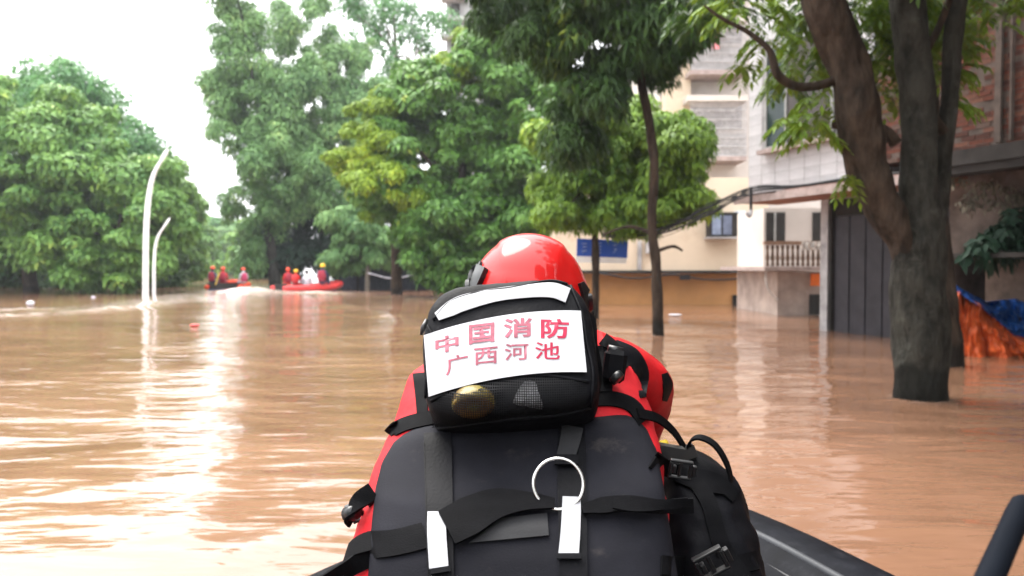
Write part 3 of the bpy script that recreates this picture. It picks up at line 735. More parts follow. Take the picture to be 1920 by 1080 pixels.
M_BAL = mat('baluster_clay', (.17, .11, .08), var=.35, scale=6)
for i in range(13):
    px = 1439 + i * 9.5
    p0 = W(px, 499, 20.7); p1 = W(px, 460, 20.7)
    prof = [(0, .045), (.12, .045), (.2, .03), (.38, .058), (.55, .04), (.75, .028), (.88, .045), (1, .045)]
    MB().tube([p0.lerp(p1, a) for a, _ in prof], [r for _, r in prof], 8).build('baluster', M_BAL, hb, True)
w_ = wbox(MB(), 1437, 1472, 398, 455, 22.37, 22.44).build('window', M_DARK, hb)
wbox(MB(), 1452, 1455, 398, 455, 22.33, 22.36).build('frame', M_FRAME, w_)
w_ = wbox(MB(), 1524, 1550, 398, 455, 22.37, 22.44).build('window', M_DARK, hb)
wbox(MB(), 1518, 1538, 552, 590, 21.17, 21.24).build('vent_window', M_DARK, hb)
sg = wbox(MB(), 1521, 1537, 513, 536, 21.10, 21.16).build('orange_notice', mat('orange_notice_paint', (.75, .17, .03), var=.1, bump=0))
tag(sg, 'small orange notice fixed on the white wall under the balcony', 'sign')
cl_ = []
for i in range(12):
    row = []
    for j in range(14):
        row.append(W(1502 + j * 3.1 + math.sin(i * .7) * 1.0, 453 + i * 1.4, 20.58 - .03 * math.sin(j * 1.7 + i * .2)))
    cl_.append(row)
tag(grid_mesh('cloth', cl_, mat('pale_cloth', (.6, .56, .52), var=.5, scale=12), None, True, .004), 'pale patterned cloth drying over the balcony rail', 'cloth')

# --- cream house
ch = thing('cream_house', tuple(W(1250, 572, 27.1).xy) + (0,), 'cream plastered house with ochre flooded ground floor behind the thin tree trunks', 'building')
a = W(1040, 505, 27); b_ = W(1447, 505, 27)
z0, z1 = W(0, 507, 27).z, 4.3
mb = MB(); rr = .45
prof = [(a.x, 27), (b_.x - rr, 27)] + [(b_.x - rr + rr * math.sin(q), 27 + rr - rr * math.cos(q)) for q in np.linspace(.15, math.pi / 2, 8)] + [(b_.x, 33), (a.x, 33)]
mb.rings([[(x, y, z0) for x, y in prof], [(x, y, z1) for x, y in prof]]); mb.build('upper_wall', M_CREAM, ch)
q = MB(); q.rings([[(x + (.08 if x > 4 else -.08), y - .10, z) for x, y in prof] for z in (z0 - .10, z0 - .003)]); q.build('slab', M_DARKC, ch)
wbox(MB(), 1040, 1387, 511, 640, 27.5, 33).build('ground_wall', M_ORNG, ch)
wbox(MB(), 1446, 1470, 511, 640, 27.5, 33).build('side_pier', M_BLDW, ch)
wbox(MB(), 1389, 1444, 511, 640, 29.5, 33).build('dark_doorway', M_DARK, ch)
wbox(MB(), 1374, 1384, 553, 572, 27.42, 27.49).build('meter_box', M_DARKC, ch)
wb_ = wbox(MB(), 1332, 1384, 398, 443, 26.4, 26.99).build('window_cage', M_DARKC, ch)
wbox(MB(), 1336, 1352, 404, 440, 26.36, 26.395).build('pane', mat('bluish_glass', (.2, .24, .33), rough=.2, bump=0), wb_)
wbox(MB(), 1356, 1372, 404, 440, 26.36, 26.395).build('pane', mat('bluish_glass_dark', (.12, .14, .2), rough=.2, bump=0), wb_)
wbox(MB(), 1384.5, 1398, 395, 440, 26.38, 26.99).build('shutter', mat('pale_blue_shutter', (.55, .6, .68), bump=0), wb_)
wbox(MB(), 1329, 1388, 444, 447, 26.32, 26.99).build('sill', M_PILL, wb_)
wbox(MB(), 1212, 1222, 445, 475, 26.8, 26.99).build('downpipe_box', M_PILL, ch)
mb = MB()
wbox(mb, 1196, 1203, 452, 506, 26.9, 26.99); mb.build('downpipe', M_PILL, ch)

# --- tall pale building with grilled balconies
tb = thing('tall_pale_building', tuple(W(1340, 540, 34).xy) + (0,), 'tall pale apartment building with grilled balconies above the cream house', 'building')
a = W(1235, 500, 34); b_ = W(1450, 500, 34)
mb = MB(); mb.hexa([(a.x, 34, 0), (b_.x + 3, 34, 0), (b_.x + 3, 44, 0), (a.x, 44, 0)], [(a.x, 34, 19), (b_.x + 3, 34, 19), (b_.x + 3, 44, 19), (a.x, 44, 19)]); mb.build('wall', M_BLDW, tb)
wbox(MB(), 1246, 1292, 120, 700, 33.5, 33.99).build('stair_panel', M_CREAM, tb)
M_GRI = mat('grille_metal', (.42, .40, .40), rough=.5, bump=0)
for (py0, py1) in ((190, 292), (40, 130), (-110, -20)):
    bal = wbox(MB(), 1294, 1400, py1 + 1, py1 + 9, 32.6, 33.99).build('balcony_floor', M_EDGE, tb)
    wbox(MB(), 1300, 1392, py0 + 2, py1 - 50, 33.93, 33.985).build('dark_opening', mat('shaded_room', (.22, .21, .21), bump=0), tb)
    wbox(MB(), 1308, 1345, py0 + 40, py0 + 62, 33.86, 33.92).build('window', M_GLASSB, tb)
    wbox(MB(), 1296, 1398, py1 - 42, py1, 32.7, 32.78).build('parapet', mat('grey_parapet', (.45, .43, .42), var=.15, bump=.1), tb)
    gr = MB()
    for i in range(27):
        px = 1295 + i * 4.0; gr.tube([W(px, py1, 32.62), W(px, py0, 32.62)], .022, 5)
    for i in range(7):
        py = py0 + i * (py1 - py0) / 6.0; gr.tube([W(1295, py, 32.6), W(1399, py, 32.6)], .02, 5)
    gr.build('grille', M_GRI, tb)['kind'] = 'stuff'
    wbox(MB(), 1290, 1402, py0 - 12, py0 - 1, 32.5, 33.99).build('balcony_roof', M_BLDW, tb)
cc = [[W(1336 + j * 2.2, 58 + i * 4.2, 32.5 - .05 * math.sin(j * 1.3)) for j in range(7)] for i in range(9)]
tag(grid_mesh('shirt', cc, mat('pink_cloth', (.75, .28, .30), var=.3), None, True, .01), 'pink laundry hanging on the upper balcony grille', 'laundry')

# --- grey block high above the bushy tree
gb = thing('grey_block', tuple(W(865, 500, 70).xy) + (0,), 'grey high rise top showing above the big bushy tree', 'building')
wbox(MB(), 836, 1000, -60, 495, 70, 80).build('wall', M_GREYB, gb)
for py in (20, 52, 84, -20):
    w_ = wbox(MB(), 846, 862, py - 14, py + 8, 69.8, 69.99).build('window', M_GLASSB, gb)
    w_ = wbox(MB(), 884, 900, py - 14, py + 8, 69.8, 69.99).build('window', M_GLASSB, gb)
    wbox(MB(), 826, 875, py + 10, py + 17, 68.6, 69.99).build('balcony', M_PILL, gb)
hz_ = thing('far_house', tuple(W(410, 530, 170).xy) + (0,), 'pale pinkish house at the far end of the street behind the trees', 'building')
wbox(MB(), 372, 442, 425, 540, 170, 180).build('wall', M_BLDW, hz_)
wbox(MB(), 368, 446, 420, 426, 169.5, 181).build('roof', mat('pink_roof', (.5, .3, .25), bump=0), hz_)
for i in range(3): wbox(MB(), 380 + i * 20, 390 + i * 20, 440, 460, 169.8, 169.99).build('window', M_GLASSB, hz_)

# --- dark wall and roof added in place of deep shade, with a hanging cable
sh = thing('shade_backdrop', tuple(W(745, 545, 42).xy) + (0,), 'added dark wall and roof standing in for shade left of the big bushy tree', 'backdrop')
wbox(MB(), 640, 1040, 481, 620, 46.01, 50).build('wall', mat('shade_blue_dark', (.035, .04, .06), var=.4), sh)  # blue-black shade put into the wall colour
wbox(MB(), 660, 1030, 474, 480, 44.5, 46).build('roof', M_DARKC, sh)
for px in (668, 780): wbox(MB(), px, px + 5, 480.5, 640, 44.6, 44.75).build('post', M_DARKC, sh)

# ------------------------------------------------------------------ blue street sign
ss = thing('street_sign', tuple(W(1128, 470, 20.5).xy) + (0,), 'blue street sign with pale writing hung between the thin trunks', 'sign')
M_BLUE = mat('sign_blue', (.01, .07, .42), rough=.4, var=.1, bump=0)
a, b_, c_, d_ = W(1081, 480, 20.75), W(1176, 484, 20.4), W(1178, 451, 20.4), W(1082, 447, 20.75)
nn = Vector((0, .03, 0)); MB().hexa([a, b_, b_ + nn, a + nn], [d_, c_, c_ + nn, d_ + nn]).build('board', M_BLUE, ss)
a2, b2_, = W(1080, 492, 20.75), W(1174, 494, 20.4)
MB().hexa([a2, b2_, b2_ + nn, a2 + nn], [a - Vector((0, 0, .004)), b_ - Vector((0, 0, .004)), b_ + nn - Vector((0, 0, .004)), a + nn - Vector((0, 0, .004))]).build('lower_strip', M_WHITE, ss)
M_BLG = mat('faded_sign_print', (.32, .42, .72), bump=0, var=.3, scale=20)
def glyph(gx, strokes):
    gl = MB()
    for (x0, y0, x1, y1) in strokes:
        p0 = W(gx + x0, 465 + y0, 20.42 + (1176 - gx) / 95 * .33); p1 = W(gx + x1, 465 + y1, p0.y)
        q0 = Vector((0, -.012, 0)); gl.hexa([p0 + Vector((0, -.01, -.012)), p1 + Vector((0.012, -.01, -.012)), p1 + Vector((.012, .002, -.012)), p0 + Vector((0, .002, -.012))], [p0 + Vector((0, -.01, .012)), p1 + Vector((.012, -.01, .012)), p1 + Vector((.012, .002, .012)), p0 + Vector((0, .002, .012))])
    gl.build('print', M_BLG, ss)
glyph(1098, [(-7, -8, 7, -8), (-6, -2, 6, -2), (-8, 5, 8, 5), (-1, -10, -1, 8), (-6, 9, -2, 4), (5, 9, 1, 4)])
glyph(1127, [(-6, -9, 6, -9), (-5, -3, 5, -3), (-5, 3, 5, 3), (-7, 9, 7, 9), (-6, -9, -6, 9), (6, -9, 6, 9)])
glyph(1157, [(-7, -5, 7, -5), (0, -10, 0, 9), (-6, 2, 6, 2), (-7, 9, -1, 2), (7, 9, 1, 2)])
for px, dd in ((1116, 20.55),):
    MB().box(W(px, 440, dd) + Vector((0, -.25, 0)), (.05, .4, .04)).build('bracket', M_FRAME, ss)

# ------------------------------------------------------------------ cables
def cable(pts, r, m, label, cat='cable', group=None, nm='cable'):
    pp = smooth_path([W(*p) for p in pts], 8)
    o = MB().tube(pp, r, 6).build(nm, m, None, True); return tag(o, label, cat, group)
cbs = thing('cable_bundle', tuple(W(1405, 372, 17)), 'thick bundle of sagging black cables below the white tiled wall', 'cable')
rg = random.Random(3)
for i in range(11):
    o1 = rg.uniform(-9, 9); o2 = rg.uniform(-16, 22); o3 = rg.uniform(-12, 12)
    pp = smooth_path([W(1130, 440 + o2 * .3, 19.5), W(1240, 425 + o2, 18.5), W(1330, 392 + o3, 17.4), W(1408, 360 + o1, 16.3), W(1500, 352 + o1 * .6, 15.3), W(1610, 338 + o1 * .8, 14.2), W(1800, 318 + o3, 12.2), W(2000, 300 + o1, 10.6)], 6)
    MB().tube(pp, rg.choice((.008, .011, .015)), 5).build('strand', M_BLACK, cbs, True)
MB().tube([W(1408, 352, 16.25), W(1408, 395, 16.25)], .03, 8).build('bracket', M_BLACK, cbs)
MB().tube(smooth_path([W(1408, 395, 16.25), W(1405, 405, 16.2), W(1400, 398, 16.2)], 4), .04, 8).build('hook', M_PILL, cbs)
cable([(1124, 512, 26.7), (1190, 522, 26.6), (1260, 515, 26.6), (1320, 524, 26.6), (1388, 522, 26.7), (1450, 508, 26.7)], .03, M_BLACK, 'black cable sagging along the ochre ground floor wall')
tag(wbox(MB(), 1276, 1294, 515, 525, 26.45, 26.58).build('junction_box', M_BLACK), 'small black junction box on the cable across the ochre wall', 'junction box')
cable([(1436, 505, 21), (1436, 530, 20.9), (1444, 548, 20.9), (1458, 562, 21)], .02, mat('white_hose_plastic', (.6, .58, .55), bump=0), 'pale hose curving down beside the balcony', 'hose', None, 'hose')
cable([(690, 512, 38), (740, 522, 38), (800, 508, 38)], .035, mat('grey_rope', (.35, .35, .4), bump=0), 'grey cable sagging in the shade under the bushy tree')
cable([(200, 425, 60), (330, 431, 58), (480, 433, 56), (620, 420, 52)], .03, M_BLACK, 'thin black cable strung across the street behind the lamp posts')

# ------------------------------------------------------------------ lamp posts
def lamp(px, py, d, top, r, label):
    b = W(px, py, d); t = thing('street_lamp', (b.x, b.y, 0), label, 'street lamp', 'curved white street lamps')
    pp = smooth_path([Vector((b.x, b.y, -.5))] + [W(x, y, d) for x, y in top], 8)
    MB().tube(pp, lerp_list([r * 1.15, r, r * .95, r * .8, r * .5], len(pp)), 12).build('post', M_WHITE, t, True)
    e = pp[-1]; dr = (pp[-1] - pp[-3]).normalized()
    MB().tube([e - dr * .1, e + dr * .1, e + dr * .35, e + dr * .5], [r * .55, r * .8, r * .8, r * .3], 10, flat=.6).build('lamp_head', M_WHITE, t, True)
    return t
lamp(273, 560, 32.5, [(273, 560), (274, 440), (279, 370), (288, 328), (303, 300)], .115, 'tall white curved lamp post standing in the water in front of the left trees')
lamp(289, 556, 36, [(289, 556), (289, 500), (291, 465), (297, 442), (307, 426)], .07, 'shorter thin pale lamp post right behind the tall one')

# ------------------------------------------------------------------ unseen street behind and above the boat, added for shade and reflections
def unseen_tree(x, y, r, h, lab, seed, lm_=None, z0=3.0, n=16000):
    t = thing('tree', (x, y, 0), lab, 'tree', 'trees along the flooded pavement')
    pp = smooth_path([Vector((x, y, -.5)), Vector((x + .2, y, h * .3)), Vector((x - .1, y + .2, h * .75))], 6)
    MB().tube(pp, lerp_list([.25, .2, .1], len(pp)), 12, rough=.2, seed=seed).build('trunk', BARK, t, True)
    rg = np.random.default_rng(seed); cl = []
    for k in range(90):
        v = rg.normal(size=3); v /= np.linalg.norm(v); q = rg.uniform(.4, 1)
        s = rg.uniform(.4, .9); cl.append([x + v[0] * r * q, y + v[1] * r * q, (z0 + h) / 2 + v[2] * (h - z0) / 2 * q, s, s, s * .7])
    foliage('crown', np.array(cl), n, .26, lm_ or LF_FICUS, t, seed=seed)
unseen_tree(5.4, -4, 4.4, 9.5, 'unseen leafy street tree added behind the boat on the building side', 71, LF_DARK, 4.2, 34000)  # crown widened and thickened to shade the water on the right
unseen_tree(5.2, -14, 3.8, 11, 'unseen taller street tree added farther behind the boat on the building side', 72)
unseen_tree(-9.5, -8, 4.0, 10, 'unseen broad street tree added behind the boat on the open side', 73, LF_LEFT, 2)
unseen_tree(-8, -20, 4.5, 12, 'unseen high street tree added far behind the boat on the open side', 74, LF_LEFT, 2)
unseen_tree(.5, -34, 6, 11, 'unseen wide tree added to close the street far behind the boat', 75, LF_LEFT, 1)
# unseen crown of the forked tree, added overhead to shade the near water
rg = np.random.default_rng(77); cl = []
for k in range(240):
    v = rg.normal(size=3); v /= np.linalg.norm(v); q = rg.uniform(.2, 1)
    s = rg.uniform(.3, .6); cl.append([4.2 + v[0] * 3.4 * q, 4.8 + v[1] * 5.4 * q, 6.4 + v[2] * 1.7 * q, s, s, s * .6])
cl = np.array(cl); cl = cl[(cl[:, 2] - .45 - 1.3) / np.maximum(cl[:, 1], .5) > .36]
foliage('crown', cl, 60000, .14, LF_DARK, bt, seed=77, aspect=.3, droop=.8)
q = MB(); fbox(q, tC + .004, tC + 16, -6, OF - .05, -.6, 9.2)  # out of view, added to shade the right side
tag(q.build('plastered_building', M_CONC), 'unseen plain plastered building added beside the boat, next to the brick building', 'building')
# ------------------------------------------------------------------ humid air
hm = bpy.data.materials.new('humid_air'); hm.use_nodes = True
hn, hl = hm.node_tree.nodes, hm.node_tree.links; hn.remove(hn['Principled BSDF'])
pv = hn.new('ShaderNodeVolumePrincipled'); pv.inputs['Color'].default_value = (.88, .93, 1, 1); pv.inputs['Density'].default_value = .0005
pv.inputs['Anisotropy'].default_value = .3
hl.new(pv.outputs[0], hn['Material Output'].inputs['Volume'])
hb_ = MB().box((0, 420, 15), (1700, 1040, 35)).build('haze', hm)
tag(hb_, 'pale humid air over the whole flooded street', None, None, 'stuff')

# ------------------------------------------------------------------ rafts and crews
M_RAFT = mat('raft_orange_red', (.6, .06, .02), rough=.4, var=.15, scale=3, bump=0)
M_RAFT2 = mat('raft_red', (.68, .05, .05), rough=.4, var=.15, scale=3, bump=0)
C_RED = mat('red_drysuit', (.55, .03, .03), var=.3, bump=0)
C_DRED = mat('dark_red_vest', (.30, .02, .04), var=.3, bump=0)
C_NAVY = mat('navy_cloth', (.04, .045, .10), var=.3, bump=0)
C_WHITE = mat('white_cloth', (.55, .55, .6), var=.1, bump=0)
C_PINK = mat('crimson_cloth', (.42, .04, .11), var=.3, bump=0)
C_ORH = mat('orange_red_helmet_paint', (.75, .08, .03), rough=.3, var=.05, bump=0)
C_YEL = mat('yellow_helmet_paint', (.80, .48, .03), rough=.3, var=.05, bump=0)
C_HAIR = mat('black_hair', (.02, .018, .016), var=.2, bump=0)
C_PADDLE = mat('yellow_paddle', (.75, .55, .08), bump=0)

def raft(label, px, d, ang, ln, wd_, m):
    c = W(px, 500, d); c.z = 0
    t = thing('rescue_raft', tuple(c), label, 'raft', 'rescue rafts up the street')
    ca, sa = math.cos(ang), math.sin(ang)
    L = lambda x, y, z: c + Vector((x * ca - y * sa, x * sa + y * ca, z))
    h = wd_ / 2; r = .17
    pth = [L(-h, -ln / 2, .2), L(-h, 0, .2), L(-h, ln * .28, .24), L(-h * .6, ln * .45, .34), L(0, ln * .52, .40), L(h * .6, ln * .45, .34), L(h, ln * .28, .24), L(h, 0, .2), L(h, -ln / 2, .2)]
    pp = smooth_path(pth, 6); MB().tube(pp, lerp_list([.12] + [r] * 8 + [.12], len(pp)), 12).build('tube', m, t, True)
    mb = MB(); mb.hexa([L(-h, -ln / 2 + .1, .02), L(h, -ln / 2 + .1, .02), L(h, ln * .35, .02), L(-h, ln * .35, .02)], [L(-h, -ln / 2 + .1, .1), L(h, -ln / 2 + .1, .1), L(h, ln * .35, .12), L(-h, ln * .35, .12)]); mb.build('floor', C_NAVY, t)
    mb = MB(); mb.hexa([L(-h, -ln / 2 + .15, .05), L(h, -ln / 2 + .15, .05), L(h, -ln / 2 + .2, .05), L(-h, -ln / 2 + .2, .05)], [L(-h, -ln / 2 + .15, .42), L(h, -ln / 2 + .15, .42), L(h, -ln / 2 + .2, .42), L(-h, -ln / 2 + .2, .42)]); mb.build('transom', M_DARKC, t)
    rp = [p + Vector((0, 0, r + .01)) for p in pp[3:-3]]; MB().tube(rp, .012, 5).build('grab_line', M_BLACK, t)
    return L
def figure(label, pos, face, body_m, vest_m, head_m, hair=False, s=1.0, lean=.1):
    t = thing('person', tuple(pos), label, 'person', None)
    ca, sa = math.cos(face), math.sin(face)
    def L(x, y, z):
        y = y + max(z, 0) * lean
        return Vector(pos) + Vector((x * ca - y * sa, x * sa + y * ca, z)) * s
    J = [(0, 0, .05), (0, 0, .25), (0, .02, .45), (0, .03, .58), (0, .05, .68), (0, .05, .80),
         (-.18, .02, .48), (-.26, .08, .24), (-.18, .30, .16), (-.15, .38, .14), (.18, .02, .48), (.26, .08, .24), (.18, .30, .16), (.15, .38, .14),
         (-.10, .03, .03), (-.16, .42, .06), (-.15, .44, -.3), (-.15, .56, -.33), (.10, .03, .03), (.16, .42, .06), (.15, .44, -.3), (.15, .56, -.33)]
    E = [(0, 1), (1, 2), (2, 3), (3, 4), (4, 5), (2, 6), (6, 7), (7, 8), (8, 9), (2, 10), (10, 11), (11, 12), (12, 13), (0, 14), (14, 15), (15, 16), (16, 17), (0, 18), (18, 19), (19, 20), (20, 21)]
    Rr = [.14, .13, .14, .06, .085, .08, .07, .052, .04, .045, .07, .052, .04, .045, .09, .07, .05, .05, .09, .07, .05, .05]
    skin_mesh('body', [L(*j) for j in J], E, [r * s for r in Rr], 0, body_m, t, 1)
    if vest_m:
        rs = []
        for z, a, b_ in ((.06, .17, .14), (.2, .19, .165), (.38, .20, .17), (.52, .17, .14), (.56, .10, .09)):
            rs.append([L(math.cos(q) * a, .01 + math.sin(q) * b_, z) for q in np.linspace(0, 2 * math.pi, 16, endpoint=False)])
        MB().rings(rs).build('life_vest', vest_m, t, True)
    rs = []
    for q in np.linspace(-.35, math.pi / 2 - .05, 7):
        rr = .125 * math.cos(q) if not hair else .105 * math.cos(q)
        rs.append([L(math.cos(a) * rr, .05 + math.sin(a) * rr * 1.12, .76 + .125 * math.sin(q)) for a in np.linspace(0, 2 * math.pi, 16, endpoint=False)])
    MB().rings(rs).build('hair' if hair else 'helmet', head_m, t, True)
    return t
L1 = raft('orange red inflatable raft, the left and farther of the two up the street', 430, 45, .15, 3.6, 1.7, M_RAFT)
p = lambda px, d, z: tuple(W(px, 500, d).xy) + (z,)
figure('crewman in black and dark red at the left end of the left raft', p(396, 44.3, .45), -.3, C_NAVY, C_DRED, C_ORH)
figure('crewman with orange red helmet in the middle of the left raft', p(417, 44.0, .42), 0.1, C_RED, C_DRED, C_ORH)
figure('crewman in crimson sitting alone at the right end of the left raft', p(458, 44.2, .42), .8, C_WHITE, C_PINK, C_ORH, s=.95)
o = MB(); o.tube([W(404, 534, 43.2), W(411, 512, 43.4)], .03, 8); tag(o.build('paddle', C_PADDLE), 'yellow paddle held upright by the left raft crew', 'paddle')
L2 = raft('red inflatable raft on the right, carrying a figure in white', 578, 42, -.9, 3.4, 1.6, M_RAFT2)
figure('crewman in red with a red helmet at the left end of the right raft', p(541, 42.4, .42), .5, C_RED, C_DRED, C_ORH, s=.95)
figure('crewman in red under a yellow helmet next to the figure in white', p(553, 41.6, .36), -.2, C_RED, C_RED, C_YEL, s=.92)
figure('bare headed figure in a white shirt in the right raft', p(575, 41.6, .28), .2, C_WHITE, None, C_HAIR, True, s=.95)
figure('big crewman in navy under a yellow helmet, rightmost in the right raft', p(603, 41.4, .48), -.2, C_NAVY, C_DRED, C_YEL, s=1.12)
# floating bits
def blob(name, px, py, s, m, label, cat, seed=0, flat=.5):
    c = W(px, py, CAMH * 1500 / (py - 500)); c.z = .01
    rs = []
    for q in np.linspace(-1.2, 1.45, 7):
        rs.append([c + Vector((math.cos(a) * math.cos(q) * s * (1 + .3 * math.sin(a * 2 + seed)), math.sin(a) * math.cos(q) * s * .7, (math.sin(q) * .6 + .3) * s * flat)) for a in np.linspace(0, 6.283, 14, endpoint=False)])
    tag(MB().rings(rs).build(name, m, None, True), label, cat)
blob('float', 365, 612, .09, M_RAFT2, 'small red float drifting in the bright reflection on the water', 'float')
blob('foam_box', 57, 572, .11, C_WHITE, 'white foam scrap drifting near the left bank', 'litter', 1, 1.4)
blob('foam_piece', 175, 558, .08, C_WHITE, 'second white scrap drifting between the left bank and the lamp post', 'litter', 2, .8)
blob('plastic_scrap', 1266, 592, .16, C_WHITE, 'flat white plastic scrap floating beside the thin dark trunk', 'litter', 3, .25)

# ------------------------------------------------------------------ our boat
M_RUB = mat('wet_dark_rubber', (.006, .0065, .009), rough=.6, dust=(14, .55, .5, (.03, .03, .035)), var=.4, scale=7, bump=.35, bscale=30, bdist=.004, spec=.05)
M_RUBB = mat('black_rubber', (.018, .018, .02), rough=.35, var=.3, scale=6, bump=.2, bscale=25, bdist=.004)
boat = thing('inflatable_boat', (0, 1.2, 0), 'dark grey inflatable boat whose tube shows at the lower right beside the black bag', 'boat')
outl = [(-.80, -1.6), (-.80, -.6), (-.79, .5), (-.74, 1.4), (-.60, 1.95), (-.36, 2.40), (-.02, 2.72), (.38, 2.92), (.68, 2.92), (.84, 2.66), (1.01, 2.16), (1.18, 1.6), (1.26, .6), (1.26, -.6), (1.26, -1.6)]
ol = smooth_path([Vector((x, y, .20)) for x, y in outl], 8)
MB().tube(ol, lerp_list([.10] + [.245] * (len(outl) - 2) + [.10], len(ol)), 28).build('tube', M_RUB, boat, True)
cc_ = Vector((.2, 1.0, 0))
inn = []
for q_ in ol[6:-6]:
    dv = (cc_ - q_); dv.z = 0; dv.normalize(); inn.append((q_, dv))
MB().tube([q_ + dv * .10 + Vector((0, 0, .228)) for q_, dv in inn], .014, 8).build('rim_piping', mat('grey_piping', (.035, .037, .042), spec=.2, rough=.5, bump=0), boat, True)
MB().tube([q_ - dv * .235 + Vector((0, 0, .05)) for q_, dv in inn], .028, 8, flat=.6).build('rubbing_strake', M_RUBB, boat, True)
MB().tube([q_ + dv * .18 + Vector((0, 0, .17)) for q_, dv in inn], .035, 8, flat=.6).build('inner_flap', M_RUBB, boat, True)
fl = MB(); n = len(ol); ctr = [Vector((q_.x, q_.y, .14)).lerp(Vector((.2, 1.0, .14)), .08) for q_ in ol]
fl.v = [tuple(q_) for q_ in ctr] + [(q_.x, q_.y, .08) for q_ in ctr]; fl.f = [tuple(range(n)), tuple(range(2 * n - 1, n - 1, -1))]; fl.build('floor', M_RUBB, boat)
MB().box((.1, 1.30, .40), (1.7, .5, .09)).build('thwart', M_RUB, boat)

# ------------------------------------------------------------------ rescuer in front of the camera
M_RED = mat('red_jacket_fabric', (.40, .007, .010), rough=.6, spec=.15, var=.2, scale=9, bump=.6, bscale=22, bdist=.008)
M_REDV = mat('red_vest_fabric', (.44, .012, .018), rough=.65, spec=.15, var=.2, scale=7, bump=.5, bscale=26, bdist=.005)
M_NEO = mat('charcoal_neoprene', (.0105, .0105, .0145), spec=.08, rough=.75, var=.3, scale=3, bump=.5, bscale=300, bdist=.0012, dust=(16, .60, .35, (.07, .06, .055)))
M_NYL = mat('black_nylon', (.005, .005, .0065), spec=.06, rough=.55, var=.3, scale=14, bump=.5, bscale=160, bdist=.0015)
M_WEB = mat('black_webbing', (.0042, .0042, .005), spec=.03, rough=.65, var=.2, scale=20, bump=.6, bscale=260, bdist=.001, stretch=(1, 1, 3))
M_PLAS = mat('black_buckle_plastic', (.009, .009, .010), rough=.32, var=.1, bump=0, spec=.4)
M_GREYF = mat('grey_patch_fabric', (.016, .016, .018), spec=.2, rough=.7, var=.2, scale=10, bump=.4, bscale=200, bdist=.001)
M_REFL = mat('silver_reflective_tape', (.33, .33, .35), rough=.45, var=.08, scale=40, bump=.15, bscale=200, bdist=.0006)
M_LABEL = mat('white_label_vinyl', (.45, .45, .475), rough=.45, var=.06, scale=8, bump=.25, bscale=18, bdist=.004)
M_INK = mat('red_print', (.33, .006, .04), rough=.6, var=.15, scale=60, bump=0)
M_INKP = mat('pale_red_print', (.30, .075, .11), rough=.6, var=.25, scale=90, bump=0)  # paler red for most of the characters
M_STEEL = mat('polished_steel', (.50, .49, .48), rough=.25, var=.05, metal=1.0, bump=.1, bscale=60, bdist=.0006)
M_HELM = mat('glossy_red_helmet_paint', (.46, .003, .003), spec=.15, rough=.5, var=.08, scale=5, bump=.02, bscale=7, coat=.5)
M_SKIN = mat('skin', (.45, .27, .19), rough=.55, var=.12, bump=.1)

def spow(v, e): return math.copysign(abs(v) ** e, v)
def loft_rows(rows, n=44, exp=2.6, amp=0.0, ns=9, seed=0, tilt=0.0, fold=0):
    """rows: (py, xl, xr, depth of the widest point, half thickness)"""
    rs = []
    for (py, xl, xr, d, T) in rows:
        a = W(xl, py, d); b_ = W(xr, py, d); c = (a + b_) / 2; h = (b_ - a).length / 2; ring = []
        for k in range(n):
            q = 2 * math.pi * k / n
            x = spow(math.cos(q), 2 / exp) * h; y = spow(math.sin(q), 2 / exp) * T
            v = Vector((c.x + x, c.y + y, c.z + tilt * (c.x + x)))
            if amp:
                f = mnoise.noise(v * ns + Vector((seed, 0, 0))) + .5 * mnoise.noise(v * ns * 2.3 + Vector((0, seed, 0)))
                if fold: f += fold * (abs(mnoise.noise(Vector((v.x * ns * 1.3 + v.z * 6, v.y * 3, v.z * ns * .6 + seed)))) * -2 + .5)
                dirv = Vector((x / max(h, .01), y / max(T, .01), 0)); v += dirv * amp * f
            ring.append(v)
        rs.append(ring)
    return MB().rings(rs)
def interp_rows(rows, step=12):
    ys = [r[0] for r in rows]; out = []
    yy = np.arange(ys[0], ys[-1] + .1, step)
    return [tuple([y] + [float(np.interp(y, ys, [r[k] for r in rows])) for k in range(1, 5)]) for y in yy]
def bvh_of(*mbs):
    v = []; f = []
    for m_ in mbs:
        n0 = len(v); v += m_.v; f += [tuple(n0 + i for i in p_) for p_ in m_.f]
    return BVHTree.FromPolygons([Vector(x) for x in v], f)
CAMP = Vector((0, 0, CAMH))
def hit(px, py, bvh, dflt=None):
    dr = ray(px, py); h = bvh.ray_cast(CAMP, dr)
    if h[0] is None:
        return (W(px, py, dflt), -dr) if dflt else (None, None)
    nn = h[1]
    if nn.dot(dr) > 0: nn = -nn
    return h[0], nn
def path2(pts, k=8): return [(q_.x, q_.y) for q_ in smooth_path([Vector((x, y, 0)) for x, y in pts], k)]
